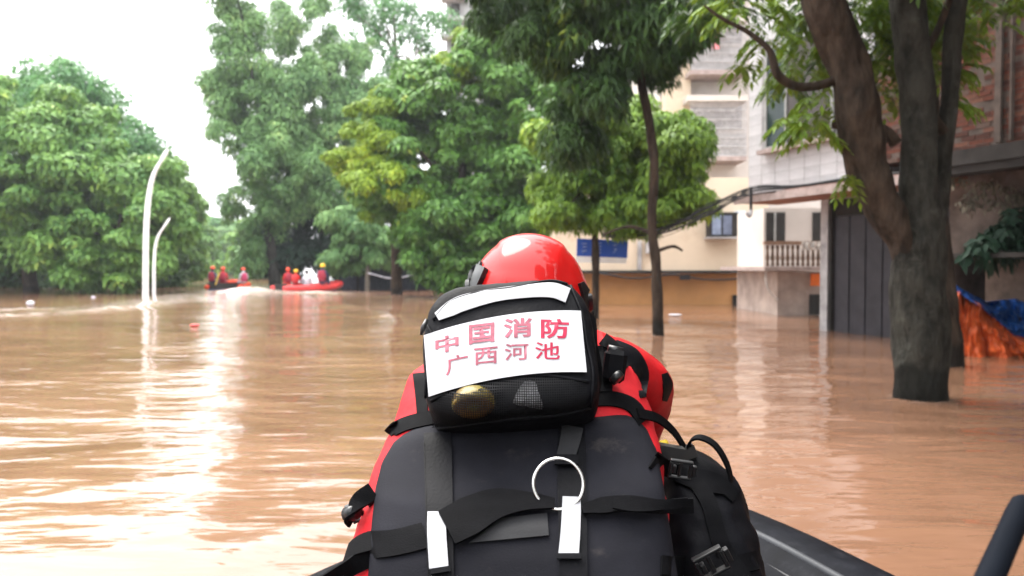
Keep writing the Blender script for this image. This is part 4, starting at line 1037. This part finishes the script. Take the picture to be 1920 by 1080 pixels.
def ribbon(name, pts, hw, bvh, m, parent, off=.004, th=.003, k=8, across=5, dflt=None, straight=False):
    P2 = path2(pts, k) if not straight else [tuple(np.array(pts[0]) * (1 - s) + np.array(pts[-1]) * s) for s in np.linspace(0, 1, 24)]
    if not hasattr(hw, '__len__'): hw = [hw] * 2
    hws = lerp_list(hw, len(P2)); rows = []; last = dflt
    for i, (x, y) in enumerate(P2):
        a = P2[max(i - 1, 0)]; b_ = P2[min(i + 1, len(P2) - 1)]
        tx, ty = b_[0] - a[0], b_[1] - a[1]; l = math.hypot(tx, ty); nx, ny = -ty / l, tx / l
        c, cn = hit(x, y, bvh, last)
        if c is None: continue
        last = c.y; row = []
        for j in range(across):
            s = (j / (across - 1) * 2 - 1) * hws[i]
            p_, pn = hit(x + nx * s, y + ny * s, bvh, c.y)
            if p_ is None or abs(p_.y - c.y) > .05: p_ = W(x + nx * s, y + ny * s, c.y); pn = cn
            row.append(p_ - ray(x, y) * off)
        rows.append(row)
    # smooth the sheet a little
    for _ in range(2):
        R2 = [r[:] for r in rows]
        for i in range(1, len(rows) - 1):
            for j in range(across): R2[i][j] = rows[i][j] * .5 + (rows[i - 1][j] + rows[i + 1][j]) * .25
        rows = R2
    return grid_mesh(name, rows, m, parent, True, th), rows
def patch(name, corners, bvh, m, parent, nx=20, ny=10, off=.003, th=.002, sag=0.0, dflt=None):
    """corners TL TR BR BL in pixels"""
    TL, TR, BR, BL = [np.array(c, float) for c in corners]; rows = []
    for i in range(ny):
        v = i / (ny - 1); row = []
        for j in range(nx):
            u = j / (nx - 1); q_ = (TL * (1 - u) + TR * u) * (1 - v) + (BL * (1 - u) + BR * u) * v
            q_ = q_ + np.array([0, -sag * 4 * u * (1 - u)])
            p_, _ = hit(q_[0], q_[1], bvh, dflt); row.append(p_ - ray(q_[0], q_[1]) * off)
        rows.append(row)
    return grid_mesh(name, rows, m, parent, True, th), rows

resc = thing('person', (0.0, 1.35, .45), 'rescuer seen from behind in a red helmet and red and black vest, leaning forward', 'person')
# vest (red), black back panel
vest_rows = interp_rows([(640, 905, 1085, 1.72, .05), (652, 850, 1130, 1.71, .09), (668, 812, 1158, 1.70, .12), (690, 772, 1186, 1.68, .15), (740, 752, 1204, 1.63, .165), (800, 733, 1222, 1.57, .17), (870, 702, 1236, 1.49, .17),
                         (930, 682, 1242, 1.43, .17), (1000, 662, 1250, 1.37, .165), (1100, 655, 1262, 1.31, .16), (1230, 650, 1280, 1.28, .155), (1400, 660, 1290, 1.28, .15)], 10)
vest = loft_rows(vest_rows, 72, 2.7, .006, 14, 3, tilt=.045)
vest.build('life_vest', M_REDV, resc, True)
pan_rows = interp_rows([(774, 830, 1130, 1.51, .05), (780, 800, 1170, 1.51, .08), (792, 772, 1192, 1.50, .10), (812, 744, 1210, 1.49, .11), (850, 722, 1228, 1.45, .115), (900, 708, 1236, 1.39, .12),
                        (950, 703, 1242, 1.34, .12), (1000, 698, 1250, 1.30, .12), (1080, 692, 1266, 1.25, .12), (1230, 690, 1285, 1.22, .12), (1400, 700, 1290, 1.22, .12)], 8)
pan = loft_rows(pan_rows, 64, 3.4, .0045, 8, 8, tilt=.045)
pan.build('back_panel', M_NEO, resc, True)
BODY = bvh_of(vest, pan)
# body
def jp(px, py, d): return W(px, py, d)
J = [Vector((.0, 1.38, .52)), Vector((.0, 1.50, .74)), Vector((0, 1.62, .92)), jp(985, 640, 1.74), jp(988, 612, 1.79), jp(990, 570, 1.82), jp(990, 520, 1.82),
     jp(1120, 668, 1.70), jp(1222, 722, 1.86), jp(1190, 860, 2.02), jp(1160, 900, 2.06),
     jp(845, 690, 1.70), jp(800, 790, 1.84), jp(850, 860, 2.02), jp(900, 890, 2.06),
     Vector((-.11, 1.42, .50)), Vector((-.26, 1.86, .62)), Vector((-.24, 1.95, .24)), Vector((-.24, 2.10, .19)),
     Vector((.11, 1.42, .50)), Vector((.26, 1.86, .62)), Vector((.24, 1.95, .24)), Vector((.24, 2.10, .19))]
E = [(0, 1), (1, 2), (2, 3), (3, 4), (4, 5), (5, 6), (2, 7), (7, 8), (8, 9), (9, 10), (2, 11), (11, 12), (12, 13), (13, 14), (0, 15), (15, 16), (16, 17), (17, 18), (0, 19), (19, 20), (20, 21), (21, 22)]
Rr = [.145, .14, .13, .07, .058, .09, .075, .075, .066, .045, .036, .075, .062, .045, .036, .095, .075, .055, .045, .095, .075, .055, .045]
skin_mesh('body', J, E, Rr, 0, M_RED, resc, 2)
# bulky right shoulder and elbow of the red jacket
arm = MB()
pp = smooth_path([jp(1105, 664, 1.66), jp(1150, 684, 1.68), jp(1190, 706, 1.72), jp(1215, 728, 1.77), jp(1213, 762, 1.86), jp(1190, 830, 1.96)], 7)
arm.tube(pp, lerp_list([.052, .056, .058, .056, .054, .045], len(pp)), 24, rough=.14, seed=3)
ab = bvh_of(arm); arm.build('jacket_sleeve', M_RED, resc, True)
ALL1 = bvh_of(vest, pan, arm)
ribbon('sleeve_patch', [(1150, 646), (1180, 668), (1200, 700), (1206, 745)], [10, 19, 17, 5], ALL1, M_NYL, resc, .004, .003)
ribbon('elbow_patch', [(1246, 700), (1252, 722), (1246, 752)], [5, 9, 4], ALL1, M_NYL, resc, .003, .003, dflt=1.75)
# gloves with fingers
for sg, wr, hd in ((1, J[9], J[10]), (-1, J[13], J[14])):
    t_ = (hd - wr).normalized(); sd = Vector((sg, 0, 0)); sd = (sd - t_ * sd.dot(t_)).normalized(); nn = t_.cross(sd)
    jj = [hd, hd + t_ * .05]; ee = [(0, 1)]; rr_ = [(.026, .018), (.036, .016)]
    for k_ in range(4):
        r0 = hd + t_ * .075 + sd * (k_ - 1.5) * .02; ln_ = (.034, .04, .037, .028)[k_]; b0 = len(jj)
        jj += [r0, r0 + t_ * ln_ - Vector((0, 0, .008)), r0 + t_ * ln_ * 1.5 - Vector((0, 0, .03)), r0 + t_ * ln_ * 1.6 - Vector((0, 0, .05))]; ee += [(1, b0), (b0, b0 + 1), (b0 + 1, b0 + 2), (b0 + 2, b0 + 3)]; rr_ += [.0095, .009, .0085, .0075]
    b0 = len(jj); jj += [hd + t_ * .02 - sd * .035, hd + t_ * .05 - sd * .05 - Vector((0, 0, .02)), hd + t_ * .07 - sd * .045 - Vector((0, 0, .035))]; ee += [(0, b0), (b0, b0 + 1), (b0 + 1, b0 + 2)]; rr_ += [.012, .011, .009]
    skin_mesh('glove', jj, ee, rr_, 0, M_NYL, resc, 2)
# face: nose, ears, jaw as one part hidden under the helmet front
fc = jp(990, 585, 1.86)
hd_ = []
for q in np.linspace(-1.45, 1.45, 14):
    hd_.append([fc + Vector((math.cos(a) * math.cos(q) * .078, math.sin(a) * math.cos(q) * .095 + (.018 if abs(a - math.pi / 2) < .25 and -.5 < q < .1 else 0), math.sin(q) * .115)) for a in np.linspace(0, 2 * math.pi, 28, endpoint=False)])
face = MB().rings(hd_).build('face', M_SKIN, resc, True)
for sx in (-1, 1):
    MB().box(fc + Vector((sx * .03, .092, .015)), (.024, .006, .009)).build('eye', C_HAIR, face)
    MB().tube([fc + Vector((sx * .08, -.01, .03)), fc + Vector((sx * .09, -.015, 0)), fc + Vector((sx * .08, -.01, -.03))], [.008, .013, .008], 8).build('ear', M_SKIN, face, True)
MB().box(fc + Vector((0, .088, -.05)), (.045, .006, .007)).build('mouth', mat('lips', (.35, .12, .1), bump=0), face)
# helmet
hc = jp(990, 568, 1.81)
hlm = MB(); rs = []
HT = Matrix.Rotation(R(-16), 3, 'X') @ Matrix.Rotation(R(4), 3, 'Y')
for i, q in enumerate(np.linspace(-.62, math.pi / 2 - .02, 34)):
    ring = []
    for a in np.linspace(0, 2 * math.pi, 72, endpoint=False):
        x = math.cos(a) * math.cos(q) ** .93; y = math.sin(a) * math.cos(q) ** .93; z = math.sin(q)
        s = 1.0
        # raised centre shell with side channels and a rear lip
        s += .034 / (1 + math.exp((abs(x) - .46 - .1 * z) * 60))
        s += .018 / (1 + math.exp((z - .10 - .25 * x * x) * 55))
        v = Vector((x * .136, y * .160, z * .150)) * s
        ring.append(hc + HT @ v)
    rs.append(ring)
hlm.rings(rs)
helmet = hlm.build('helmet', M_HELM, resc, True)
HB = bvh_of(hlm)
rim = [hc + HT @ Vector((math.cos(a) * .117, math.sin(a) * .138, -.088)) for a in np.linspace(0, 2 * math.pi, 60)]
MB().tube(rim, .010, 8).build('rim', M_PLAS, helmet, True)
ribbon('goggle_strap', [(893, 556), (887, 536), (889, 512), (902, 490)], [9, 12, 9, 3], HB, M_PLAS, helmet, .006, .010, dflt=1.8)
ribbon('strap_clip', [(886, 548), (905, 500)], [6, 8], HB, M_PLAS, helmet, .012, .012, dflt=1.8, straight=True)
ribbon('side_trim', [(1088, 530), (1099, 556), (1102, 590)], [4, 8, 6], HB, M_PLAS, helmet, .004, .01, dflt=1.82)
ribbon('clip_label', [(1094, 541), (1097, 553)], [3, 3], HB, M_REFL, helmet, .012, .003, dflt=1.82, straight=True)
gg = [hc + HT @ Vector((-.139 * math.cos(a), .12 * math.sin(a) + .02, -.01 + .03 * math.sin(a))) for a in np.linspace(0, math.pi, 24)]
MB().tube(gg, .014, 8, flat=1.0).build('goggles', M_PLAS, helmet, True)

# straps on the vest
def strap(pts, hw, m=M_WEB, off=.005, th=.003, surf=None, par=None, nm='strap', **kw):
    return ribbon(nm, pts, hw, surf or ALL1, m, par or resc, off, th, **kw)
strap([(724, 822), (738, 806), (766, 793), (812, 782)], [11, 13])
strap([(1105, 748), (1150, 748), (1185, 760), (1208, 790)], [14, 12])
strap([(765, 694), (785, 682), (820, 672)], [9, 8]); strap([(786, 700), (790, 740), (792, 775)], [12, 10])
strap([(1118, 650), (1126, 690), (1128, 735)], [22, 20], off=.008)
strap([(1130, 636), (1152, 652), (1172, 690)], [12, 7], off=.010)
strap([(820, 812), (822, 900), (824, 1000), (828, 1100)], [25, 25], M_NYL, nm='panel_band')
strap([(1072, 786), (1070, 900), (1074, 1000), (1076, 1100)], [25, 25], M_NYL, nm='panel_band')
for x0, x1 in ((795, 803), (846, 850), (1046, 1050), (1097, 1101)):
    strap([(x0, 830), (x1, 1100)], [1.1, 1.1], M_NYL, off=.0078, th=.0008, straight=True, nm='seam')
strap([(819, 960), (819, 1000), (823, 1066)], [17, 18], M_REFL, off=.012, nm='reflective_tag')
strap([(807, 1072), (845, 1066)], [5, 5], M_NYL, off=.013, straight=True, nm='tag_fold')
strap([(1072, 932), (1070, 990), (1066, 1040)], [17, 19], M_REFL, off=.012, nm='reflective_tag')
strap([(1044, 1043), (1090, 1043)], [5, 5], M_NYL, off=.013, straight=True, nm='tag_fold')
# dark wrinkles / velcro patch
patch('velcro_patch', [(940, 972), (1026, 962), (1029, 1004), (880, 1018)], BODY, M_GREYF, resc, off=.005)
# cross straps
strap([(692, 1022), (740, 1018), (797, 1004)], [26, 24, 24])
strap([(838, 990), (880, 968), (930, 945), (985, 940), (1040, 944)], [34, 36, 28, 17, 9], off=.018, th=.004)
strap([(1092, 955), (1130, 948), (1180, 944), (1240, 950), (1300, 948)], [8, 15, 14, 12, 14], off=.016, th=.004, dflt=1.3)
strap([(1150, 944), (1200, 950), (1290, 942)], [9, 10, 9], off=.026, th=.003, dflt=1.3)
strap([(1074, 800), (1068, 830), (1060, 858)], [20, 17], M_GREYF, off=.014)
strap([(1040, 862), (1084, 862)], [9, 9], M_NYL, off=.018, straight=True, nm='ring_keeper')
c, cn = hit(1047, 907, BODY); c = c - ray(1047, 907) * .040
ex = Vector((1, 0, .05)).normalized(); ez = Vector((-.05, .42, .9)).normalized()
rg_ = [c + ex * math.cos(a) * .0395 + ez * math.sin(a) * .0400 for a in np.linspace(0, 2 * math.pi, 64)]
MB().tube(rg_, .0030, 10, cap=False).build('steel_ring', M_STEEL, resc, True)
# dusty scuff
# left side buckle and loose webbing
def buckle(px, py, d, s, rot, parent, tilt=0.0, metal=False):
    """side release buckle: outer frame, two prongs, centre bar"""
    c = W(px, py, d); M = Matrix.Rotation(-R(rot), 3, 'Y') @ Matrix.Rotation(R(tilt), 3, 'X')
    P = lambda x, y, z: c + M @ Vector((x * s, y * s, z * s))
    mb = MB()
    for (x0, x1, z0, z1, y) in ((-1, 1, .62, .85, 0), (-1, 1, -.85, -.62, 0), (-1, -.72, -.62, .62, 0), (.72, 1, -.62, .62, 0), (-.16, .12, -.62, .62, .1), (-.72, -.4, -.35, .35, -.1), (1.0, 1.35, -.5, .5, 0)):
        mb.hexa([P(x0, -.22 + y, z0), P(x1, -.22 + y, z0), P(x1, .22 + y, z0), P(x0, .22 + y, z0)], [P(x0, -.22 + y, z1), P(x1, -.22 + y, z1), P(x1, .22 + y, z1), P(x0, .22 + y, z1)])
    o = mb.build('buckle', M_PLAS, parent)
    bv = o.modifiers.new('bev', 'BEVEL'); bv.width = .0018; bv.segments = 2; return o
buckle(676, 956, 1.36, .022, 25, resc, 20)
def loose(name, pts, w, m, parent, th=.003, side=(0, 1, 0), k=8):
    """free hanging webbing; pts (px,py,d); w in metres; side = width direction"""
    pp = smooth_path([W(*q_) for q_ in pts], k); rows = []
    sd = Vector(side).normalized()
    for i, q_ in enumerate(pp):
        t_ = (pp[min(i + 1, len(pp) - 1)] - pp[max(i - 1, 0)]).normalized()
        s_ = (sd - t_ * sd.dot(t_)).normalized()
        rows.append([q_ - s_ * w / 2, q_, q_ + s_ * w / 2])
    return grid_mesh(name, rows, m, parent, True, th)
loose('loose_strap', [(700, 920, 1.34), (672, 940, 1.33), (655, 962, 1.33), (662, 975, 1.34)], .03, M_WEB, resc, .005, (.3, .6, 1))
loose('loose_strap', [(704, 1012, 1.26), (668, 1024, 1.26), (648, 1044, 1.27), (664, 1070, 1.28), (690, 1090, 1.28)], .04, M_WEB, resc, .004, (.1, 1, .6))
loose('loose_strap', [(700, 1040, 1.25), (660, 1062, 1.24), (600, 1100, 1.2), (560, 1140, 1.18)], .03, M_WEB, resc, .004, (.3, .2, 1))
MB().tube([W(650, 965, 1.34), W(668, 960, 1.33)], .013, 12).build('toggle', M_PLAS, resc, True)
# pouch clip gear on the right shoulder
gear = thing('radio_pouch', tuple(W(1155, 690, 1.52)), 'small black radio pouch clipped on the right shoulder strap', 'pouch')
MB().box(W(1152, 686, 1.52), (.042, .035, .062), Matrix.Rotation(R(8), 3, 'Y')).build('body', M_NYL, gear).modifiers.new('bev', 'BEVEL').width = .008
MB().tube([W(1152, 704, 1.485), W(1160, 712, 1.48)], [.014, .014], 12).build('knob', M_PLAS, gear, True)
MB().tube([W(1140, 655, 1.52), W(1168, 660, 1.52)], [.010, .008], 10).build('toggle', M_PLAS, gear, True)

# ------------------------------------------------------------------ black pouch with the white label
pouch = thing('backpack_pouch', tuple(W(957, 790, 1.5)), 'black pouch with a white label in red writing strapped high on the rescuer back', 'bag')
def superbox(c, ax, half, n=4, res=30, amp=0.0, ns=12, seed=0, mod=None):
    mb = MB(); key = {}
    def vid(s):
        k_ = tuple(round(x, 5) for x in s)
        if k_ in key: return key[k_]
        S = Vector(s); nr = sum(abs(x) ** n for x in S) ** (1 / n); S = S / nr
        if mod: S = mod(S)
        P_ = c + ax[0] * S.x * half[0] + ax[1] * S.y * half[1] + ax[2] * S.z * half[2]
        if amp:
            f = mnoise.noise(P_ * ns + Vector((seed, 0, 0))) + .5 * mnoise.noise(P_ * ns * 2.4)
            P_ = P_ + (ax[0] * S.x + ax[1] * S.y + ax[2] * S.z).normalized() * f * amp
        key[k_] = len(mb.v); mb.v.append(tuple(P_)); return key[k_]
    for a in range(3):
        for sg in (-1, 1):
            for i in range(res):
                for j in range(res):
                    q_ = []
                    for (di, dj) in ((0, 0), (1, 0), (1, 1), (0, 1)):
                        s = [0, 0, 0]; s[a] = sg; s[(a + 1) % 3] = -1 + 2 * (i + di) / res; s[(a + 2) % 3] = -1 + 2 * (j + dj) / res
                        q_.append(vid(s))
                    mb.f.append(tuple(q_ if sg > 0 else q_[::-1]))
    return mb
be = R(36); AX = Vector((math.cos(R(6)), 0, math.sin(R(6)))); AZ = Vector((-.06, math.sin(be), math.cos(be))).normalized(); AY = AZ.cross(AX).normalized(); AX = AY.cross(AZ).normalized()
AXI = AX
def pmod(S):
    k_ = 1 - .15 * max(S.z, 0) ** 2 * (1 if S.z > 0 else 0)
    return Vector((S.x * k_ * (1 + .02 * S.z), S.y * (1 - .12 * S.z + .12 * (1 - S.x * S.x) * (1 - abs(S.z))), S.z + .05 * (1 - S.x * S.x) * S.z))
pb = superbox(W(957, 668, 1.475), (AX, AY, AZ), (.157, .062, .136), 6, 36, .0030, 18, 5, pmod)
pb.build('pouch_body', M_NYL, pouch, True)
PB = bvh_of(pb)
lab, lrows = patch('label', [(795, 629), (1089, 583), (1100, 698), (804, 744)], PB, M_LABEL, pouch, 40, 16, .008, .0015, sag=14, dflt=1.42)
lm_ = MB(); nc_ = 40
lm_.v = [tuple(p_) for r in lrows for p_ in r]; lm_.f = [(i * nc_ + j, i * nc_ + j + 1, (i + 1) * nc_ + j + 1, (i + 1) * nc_ + j) for i in range(15) for j in range(nc_ - 1)]
LB = bvh_of(lm_)
def char(ch, x0, x1, y0, y1, slope, m, bold=.026):
    cu = bpy.data.curves.new('t', 'FONT'); cu.body = ch; cu.size = 1; cu.offset = bold; cu.resolution_u = 3
    o = bpy.data.objects.new('t', cu); COL.objects.link(o)
    dg = bpy.context.evaluated_depsgraph_get(); dg.update()
    me = bpy.data.meshes.new_from_object(o.evaluated_get(dg)); bpy.data.objects.remove(o); bpy.data.curves.remove(cu)
    if not me.vertices: print('NO GLYPH', ch); return
    import bmesh
    bm = bmesh.new(); bm.from_mesh(me)
    xs = [v.co.x for v in bm.verts]; ys = [v.co.y for v in bm.verts]
    ax_, bx_, ay_, by_ = min(xs), max(xs), min(ys), max(ys); w_ = x1 - x0; h_ = (y1 - y0) - abs(slope) * w_
    cy = (y0 + y1) / 2
    for v in bm.verts:
        u = (v.co.x - ax_) / (bx_ - ax_) - .5; t_ = (v.co.y - ay_) / (by_ - ay_) - .5
        px = (x0 + x1) / 2 + u * w_; py = cy - t_ * h_ + slope * u * w_
        p_, _ = hit(px, py, LB, 1.42); v.co = p_ - ray(px, py) * .0022
    bm.to_mesh(me); bm.free(); me.materials.clear(); me.materials.append(m); me.name = 'printed_character'
    link_mesh('printed_character', me, lab)
for a in (('中', 816, 860, 625, 664, -.18, M_INKP), ('国', 879, 927, 604, 646, -.12, M_INKP), ('消', 944, 998, 595, 634, -.05, M_INKP), ('防', 1014, 1067, 597, 635, .02, M_INK),
          ('广', 836, 877, 661, 705, -.22, M_INKP, .012), ('西', 889, 933, 649, 685, -.10, M_INKP, .012), ('河', 946, 991, 643, 676, -.04, M_INKP, .012), ('池', 1003, 1050, 641, 674, .03, M_INK, .012)): char(*a)
# reflective stripe across the top
st = ribbon('reflective_stripe', [(819, 594), (845, 579), (872, 567), (930, 553), (989, 546), (1035, 544), (1065, 554)], [8, 14, 15, 12, 12, 14, 14], PB, M_REFL, pouch, .005, .0015, dflt=1.5)
# piping round the pouch edges
for pl_ in ([(800, 608), (812, 640), (800, 700), (799, 760), (806, 806)], [(806, 806), (870, 798), (960, 786), (1050, 778), (1108, 764)], [(1108, 764), (1112, 700), (1100, 640), (1092, 590), (1070, 536)],
            [(812, 600), (845, 566), (900, 548), (960, 540), (1030, 527), (1068, 534)], [(808, 752), (860, 726), (940, 708), (1020, 704), (1104, 716)]):
    pp = []
    for (x, y) in path2(pl_, 8):
        q_, _ = hit(x, y, PB, None)
        if q_ is not None: pp.append(q_ - ray(x, y) * .002)
    if len(pp) > 3: MB().tube(pp, .0032, 7).build('piping', M_NYL, pouch, True)
# mesh pocket over the lower face
def mesh_mat():
    m = bpy.data.materials.new('open_mesh_netting'); m.use_nodes = True; N, L = m.node_tree.nodes, m.node_tree.links
    b = N['Principled BSDF']; b.inputs['Base Color'].default_value = (.008, .008, .009, 1); b.inputs['Roughness'].default_value = .8; b.inputs['Specular IOR Level'].default_value = .1
    uvn = N.new('ShaderNodeTexCoord'); mp = N.new('ShaderNodeMapping'); mp.inputs['Scale'].default_value = (260, 1, 260); L.new(uvn.outputs['Object'], mp.inputs[0])
    sp = N.new('ShaderNodeSeparateXYZ'); L.new(mp.outputs[0], sp.inputs[0]); o_ = []
    for ax_ in (0, 2):
        s1 = N.new('ShaderNodeMath'); s1.operation = 'FRACT'; L.new(sp.outputs[ax_], s1.inputs[0])
        s2 = N.new('ShaderNodeMath'); s2.operation = 'GREATER_THAN'; s2.inputs[1].default_value = .32; L.new(s1.outputs[0], s2.inputs[0]); o_.append(s2)
    mu = N.new('ShaderNodeMath'); mu.operation = 'MULTIPLY'; L.new(o_[0].outputs[0], mu.inputs[0]); L.new(o_[1].outputs[0], mu.inputs[1])
    tr = N.new('ShaderNodeBsdfTransparent'); mx_ = N.new('ShaderNodeMixShader'); L.new(mu.outputs[0], mx_.inputs[0]); L.new(b.outputs[0], mx_.inputs[1]); L.new(tr.outputs[0], mx_.inputs[2])
    L.new(mx_.outputs[0], N['Material Output'].inputs[0]); return m
M_MESH = mesh_mat()
# bottle / can shapes in the pocket
def pocket_obj(name, px, py, w_, h_, d_off, m, label, cat, roll):
    c, _ = hit(px, py, PB, 1.42); c = c + ray(px, py) * d_off
    t_ = thing(name, tuple(c), label, cat)
    a = (AX * math.cos(roll) + AZ * math.sin(roll)); u = (AZ * math.cos(roll) - AX * math.sin(roll)); o_ = -AY if AY.y > 0 else AY
    rs = []
    for s, r in ((-1, .55), (-.96, .9), (-.85, 1), (.0, 1.02), (.72, 1), (.9, .94), (.97, .8), (1, .5)):
        rs.append([c + u * s * h_ + (a * math.cos(q) * w_ + AY * math.sin(q) * w_ * .62) * r for q in np.linspace(0, 2 * math.pi, 28, endpoint=False)])
    MB().rings(rs).build('body', m, t_, True); return t_
M_CAN = mat('olive_yellow_wrap', (.20, .17, .012), spec=.15, rough=.35, var=.6, scale=16, bump=.7, bscale=90, bdist=.003, col2=(.09, .045, .01), coat=.15)
c0 = hit(888, 764, PB, 1.42)[0] - ray(888, 764) * .010
bo = thing('bottle', tuple(c0), 'yellow brown bottle lying behind the mesh pocket of the black pouch', 'bottle')
vw = ray(888, 762); upv = (AZ - vw * AZ.dot(vw)).normalized(); A_ = (AZ * .9 + vw * .45).normalized()
e1 = A_.cross(vw).normalized(); e2 = A_.cross(e1)
rs_ = [[c0 + A_ * s_ + (e1 * math.cos(q) + e2 * math.sin(q) * .74) * .037 * r_ for q in np.linspace(0, 2 * math.pi, 36, endpoint=False)] for s_, r_ in ((.0, .93), (.004, .99), (.010, 1), (.022, .97), (.030, .85), (.036, .5))]
MB().rings(rs_).build('bottle_body', M_CAN, bo, True)
rs_ = [[c0 - A_ * s_ + (e1 * math.cos(q) + e2 * math.sin(q) * .74) * .037 * r_ for q in np.linspace(0, 2 * math.pi, 36, endpoint=False)] for s_, r_ in ((-.0005, .92), (.0012, .90), (.001, .6), (.0, .3), (0, .05))]
MB().rings(rs_).build('base', mat('brown_bottle_base', (.12, .055, .009), spec=.08, rough=.5, var=.6, scale=30, bump=.4, bscale=80, bdist=.002), bo, True)
po = pocket_obj('plastic_bag', 990, 742, .030, .024, .016, mat('crumpled_grey_plastic', (.17, .17, .18), rough=.2, var=.5, scale=30, bump=1, bscale=70, bdist=.006), 'crumpled grey plastic wrapper in the mesh pocket beside the bottle', 'wrapper', -.2)
fr = superbox(W(957, 676, 1.475), (AX, AY, AZ), (.157, .0635, .129), 5, 10, 0, 1, 0, pmod)
rows = []
for i in range(12):
    v = i / 11; row = []
    for j in range(34):
        u = j / 33
        xt = 812 + u * 288; yt = 743 - 44 * math.sin(min(u * 1.25, 1) * 1.5708) + 12 * max(0, u - .6) / .4
        xb = 810 + u * 296; yb = 802 - 32 * u
        px = xt * (1 - v) + xb * v; py = yt * (1 - v) + yb * v
        q_, _ = hit(px, py, PB, 1.42)
        bulge = .010 + .026 * math.exp(-((px - 886) / 52) ** 4 - ((py - 757) / 38) ** 4) + .010 * math.exp(-((px - 990) / 40) ** 2 - ((py - 745) / 28) ** 2)
        bulge *= min(1, 5 * u, 5 * (1 - u), 4 * v + .15, 5 * (1 - v) + .15)
        row.append(q_ - ray(px, py) * bulge)
    rows.append(row)
grid_mesh('mesh_pocket', rows, M_MESH, pouch, True)
# zip pulls and side webbing of the pouch
MB().tube([W(800, 600, 1.45), W(793, 615, 1.44), W(790, 628, 1.44)], [.004, .005, .003], 8).build('zip_pull', M_PLAS, pouch, True)
PB2 = bvh_of(vest, pan, pb)
loose('side_strap', [(1108, 590, 1.52), (1112, 640, 1.47), (1122, 700, 1.47), (1112, 760, 1.44)], .03, M_WEB, pouch, .004, (.5, 1, 0))

# ------------------------------------------------------------------ black bag on the right
bag = thing('equipment_bag', (.34, 1.55, .45), 'crumpled black equipment bag with buckled straps at the right of the rescuer', 'bag')
bag_rows = interp_rows([(842, 1262, 1300, 1.60, .02), (850, 1244, 1318, 1.60, .05), (866, 1234, 1340, 1.60, .08), (890, 1230, 1362, 1.59, .105), (930, 1226, 1384, 1.57, .125), (975, 1226, 1400, 1.55, .135), (1030, 1228, 1414, 1.53, .145), (1090, 1232, 1430, 1.51, .15), (1200, 1236, 1452, 1.49, .15), (1330, 1240, 1465, 1.48, .14)], 7)
bg_ = loft_rows(bag_rows, 72, 2.4, .010, 13, 21, fold=.9)
bg_.build('bag_body', M_NYL, bag, True)
BG = bvh_of(bg_, vest, pan)
def bstrap(pts, hw, **kw): return ribbon('strap', pts, hw, BG, M_WEB, bag, kw.pop('off', .007), .004, dflt=1.45, **kw)
bstrap([(1306, 905), (1330, 945), (1345, 1000), (1362, 1040), (1395, 1090)], [14, 15, 15, 17])
bstrap([(1225, 862), (1262, 884), (1310, 905), (1360, 915)], [16, 15, 13])
bstrap([(1290, 890), (1340, 900), (1380, 932)], [12, 12])
bstrap([(1240, 1060), (1290, 1062), (1340, 1068), (1420, 1050)], [18, 18])
buckle(1276, 880, 1.44, .021, -8, bag, 10); buckle(1333, 1056, 1.345, .027, 28, bag, 10)
loose('strap', [(1196, 775, 1.46), (1232, 784, 1.5), (1262, 808, 1.54), (1282, 838, 1.56), (1288, 855, 1.57)], .02, M_WEB, bag, .004, (.3, 1, .6))
loose('strap', [(1290, 852, 1.56), (1294, 828, 1.55), (1312, 820, 1.54), (1340, 834, 1.53), (1362, 868, 1.52), (1371, 905, 1.52), (1366, 935, 1.50)], .022, M_WEB, bag, .004, (.5, 1, .2))
MB().box(W(1288, 848, 1.56), (.032, .03, .022), Matrix.Rotation(R(-20), 3, 'Y')).build('clip', M_PLAS, bag)
MB().box(W(1256, 850, 1.52), (.05, .03, .03), Matrix.Rotation(R(10), 3, 'Y')).build('clip', M_PLAS, bag)
MB().tube([W(1250, 835, 1.60), W(1218, 838, 1.62), W(1214, 790, 1.66)], .012, 8).build('yellow_cord', mat('yellow_cord_nylon', (.7, .5, .05), bump=.3), bag, True)

# paddle shaft at the lower right
pd = thing('paddle', tuple(W(1880, 1080, .72)), 'dark blue grey paddle shaft standing blurred in the lower right corner', 'paddle')
M_SH = mat('blue_grey_shaft', (.006, .0075, .011), spec=.03, rough=.7, var=.2, bump=0)
a, b_ = W(1917, 944, .74), W(1835, 1130, .66)
ex_ = b_ + (b_ - a) * 1.6
MB().tube([a + (a - b_).normalized() * .006, a, a.lerp(b_, .1), b_, ex_], [.006, .0095, .0105, .0115, .0115], 20).build('shaft', M_SH, pd, True)
